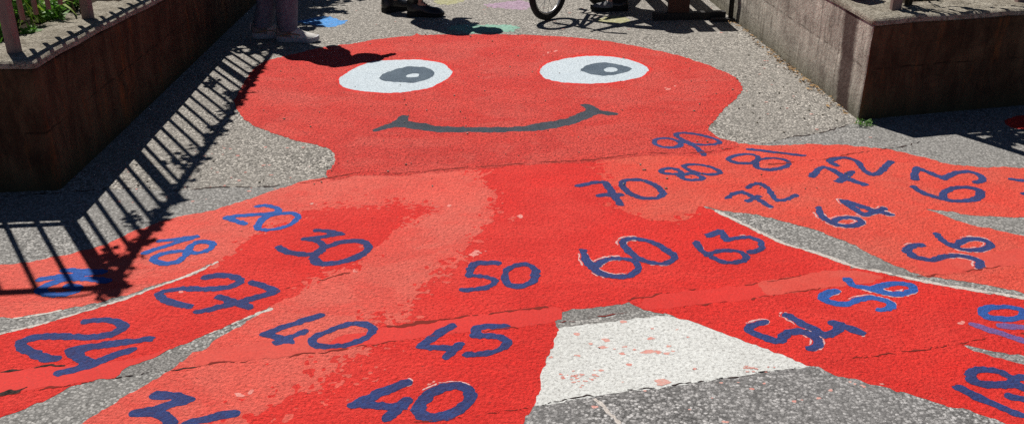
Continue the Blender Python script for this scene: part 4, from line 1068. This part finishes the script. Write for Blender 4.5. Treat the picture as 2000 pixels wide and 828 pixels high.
for s_ in (-1, 1):
    tube(bm, [bb + ax * s_ * .03, hubr + ax * s_ * .045], .009, 6); tube(bm, [seat_ - up * .12 + ax * s_ * .02, hubr + ax * s_ * .045], .008, 6)
from_bm('frame', bm, M['bike_paint'], bk, True)
bm = bmesh.new()
for s_ in (-1, 1): tube(bm, [hubf + ax * s_ * .045, crown + ax * s_ * .04 - up * .02, crown], .011, 6)
from_bm('fork', bm, M['bike_paint'], bk, True)
bm = bmesh.new(); tube(bm, [crown + up * .1, stem_], .013, 8); tube(bm, [stem_ + ax * .22 + dv * .07 + up * .09, stem_ + ax * .1 + up * .08, stem_ + ax * .04, stem_, stem_ - ax * .04, stem_ - ax * .1 + up * .08, stem_ - ax * .22 + dv * .07 + up * .09], .011, 8)
hb = from_bm('handlebar', bm, M['metal'], bk, True)
for s_ in (-1, 1):
    bm = bmesh.new(); e = stem_ + ax * s_ * .22 + dv * .07 + up * .09; tube(bm, [e, e + ax * s_ * -.09 - dv * .045 - up * .005], .016, 8); from_bm('grip', bm, M['black_rubber'], hb, True)
bm = bmesh.new(); rings = []
for t, wd, hh in ((0, .012, .02), (.3, .022, .026), (.6, .05, .03), (.85, .065, .034), (1, .05, .02)):
    c_ = seat_ - dv * .10 + dv * .2 * t; rings.append([c_ + ax * wd * math.cos(6.283 * q / 12) + up * hh * math.sin(6.283 * q / 12) * .8 for q in range(12)])
loft(bm, rings); from_bm('saddle', bm, M['black_rubber'], bk, True)
bm = bmesh.new(); tube(bm, [bb - ax * .07, bb + ax * .07], .012, 8); tube(bm, [bb + ax * .06, bb + ax * .06 + dv * .08 - up * .05], .008, 6); tube(bm, [bb - ax * .06, bb - ax * .06 - dv * .08 + up * .05], .008, 6)
from_bm('crank', bm, M['metal'], bk, True)
for s_ in (-1, 1):
    bm = bmesh.new(); p = bb + ax * s_ * .06 + (dv * .08 - up * .05) * s_; box_between(bm, p, p + ax * s_ * .075, .05, .016); from_bm('pedal', bm, M['black_rubber'], bk)

# ------------------------------------------------------------------ bench, pole, bucket
bw = Vector((-.096, 1, 0)).normalized(); bs = Vector((bw.y, -bw.x, 0))
b0 = Vector((1.19, 6.82, 0))
bench = empty('slatted_bench', (b0.x, b0.y, 0), 'dark wooden slatted bench standing end on beside the right wall', 'bench')
for q in (-.155, 0, .155):
    bm = bmesh.new(); box_between(bm, b0 + bs * q + up * .435, b0 + bs * q + bw * 1.6 + up * .435, .118, .035)
    bmesh.ops.bevel(bm, geom=bm.edges[:], offset=.005, segments=1, affect='EDGES'); from_bm('slat', bm, M['wood'], bench)
for t in (.12, 1.45):
    c_ = b0 + bw * t
    bm = bmesh.new(); box_between(bm, c_ + bs * .015 + up * .055, c_ + bs * .015 + up * .38, .15, .05); from_bm('leg', bm, M['wood'], bench)
    bm = bmesh.new(); box_between(bm, c_ - bs * .165 + up * .028, c_ + bs * .36 + up * .028, .055, .05); from_bm('foot', bm, M['dark_metal'], bench)
    bm = bmesh.new(); box_between(bm, c_ - bs * .20 + up * .398, c_ + bs * .20 + up * .398, .05, .034); from_bm('crossbar', bm, M['wood'], bench)
pc = RC + RI * 2.12 - rni * .035
pl = empty('metal_pole', (pc.x, pc.y, 0), 'thin dark metal pole standing against the right wall behind the bench', 'pole')
bm = bmesh.new(); tube(bm, [(pc.x, pc.y, 0), (pc.x, pc.y, 1.2)], .018, 10); from_bm('shaft', bm, M['dark_metal'], pl, True)
bm = bmesh.new(); box_between(bm, (pc.x - .14, pc.y, .012), (pc.x + .03, pc.y, .012), .05, .02); from_bm('foot', bm, M['dark_metal'], pl)
for zz in (.62, 1.0):
    bm = bmesh.new(); box_between(bm, (pc.x - .05, pc.y - .02, zz), (pc.x + .10, pc.y - .02, zz), .05, .24); from_bm('bracket', bm, M['dark_metal'], pl)
cx, cy = G(1676, 2, RZ); cy += .07
bk2 = empty('bucket', (cx, cy, RZ), 'small red bucket on top of the right wall', 'bucket')
bm = bmesh.new(); rings = []
for z, r_ in ((.0, .060), (.004, .064), (.13, .078), (.138, .083), (.145, .080), (.136, .074), (.012, .058)):
    rings.append([(cx + r_ * math.cos(6.28318 * q / 24), cy + r_ * math.sin(6.28318 * q / 24), RZ + .008 + z) for q in range(24)])
loft(bm, rings); from_bm('pail', bm, M['red_plastic'], bk2, True)
bm = bmesh.new(); tube(bm, [(cx + .084 * math.cos(t), cy, RZ + .14 + .085 * math.sin(t)) for t in [math.pi * i / 12 for i in range(13)]], .003, 6); from_bm('handle', bm, M['metal'], bk2, True)
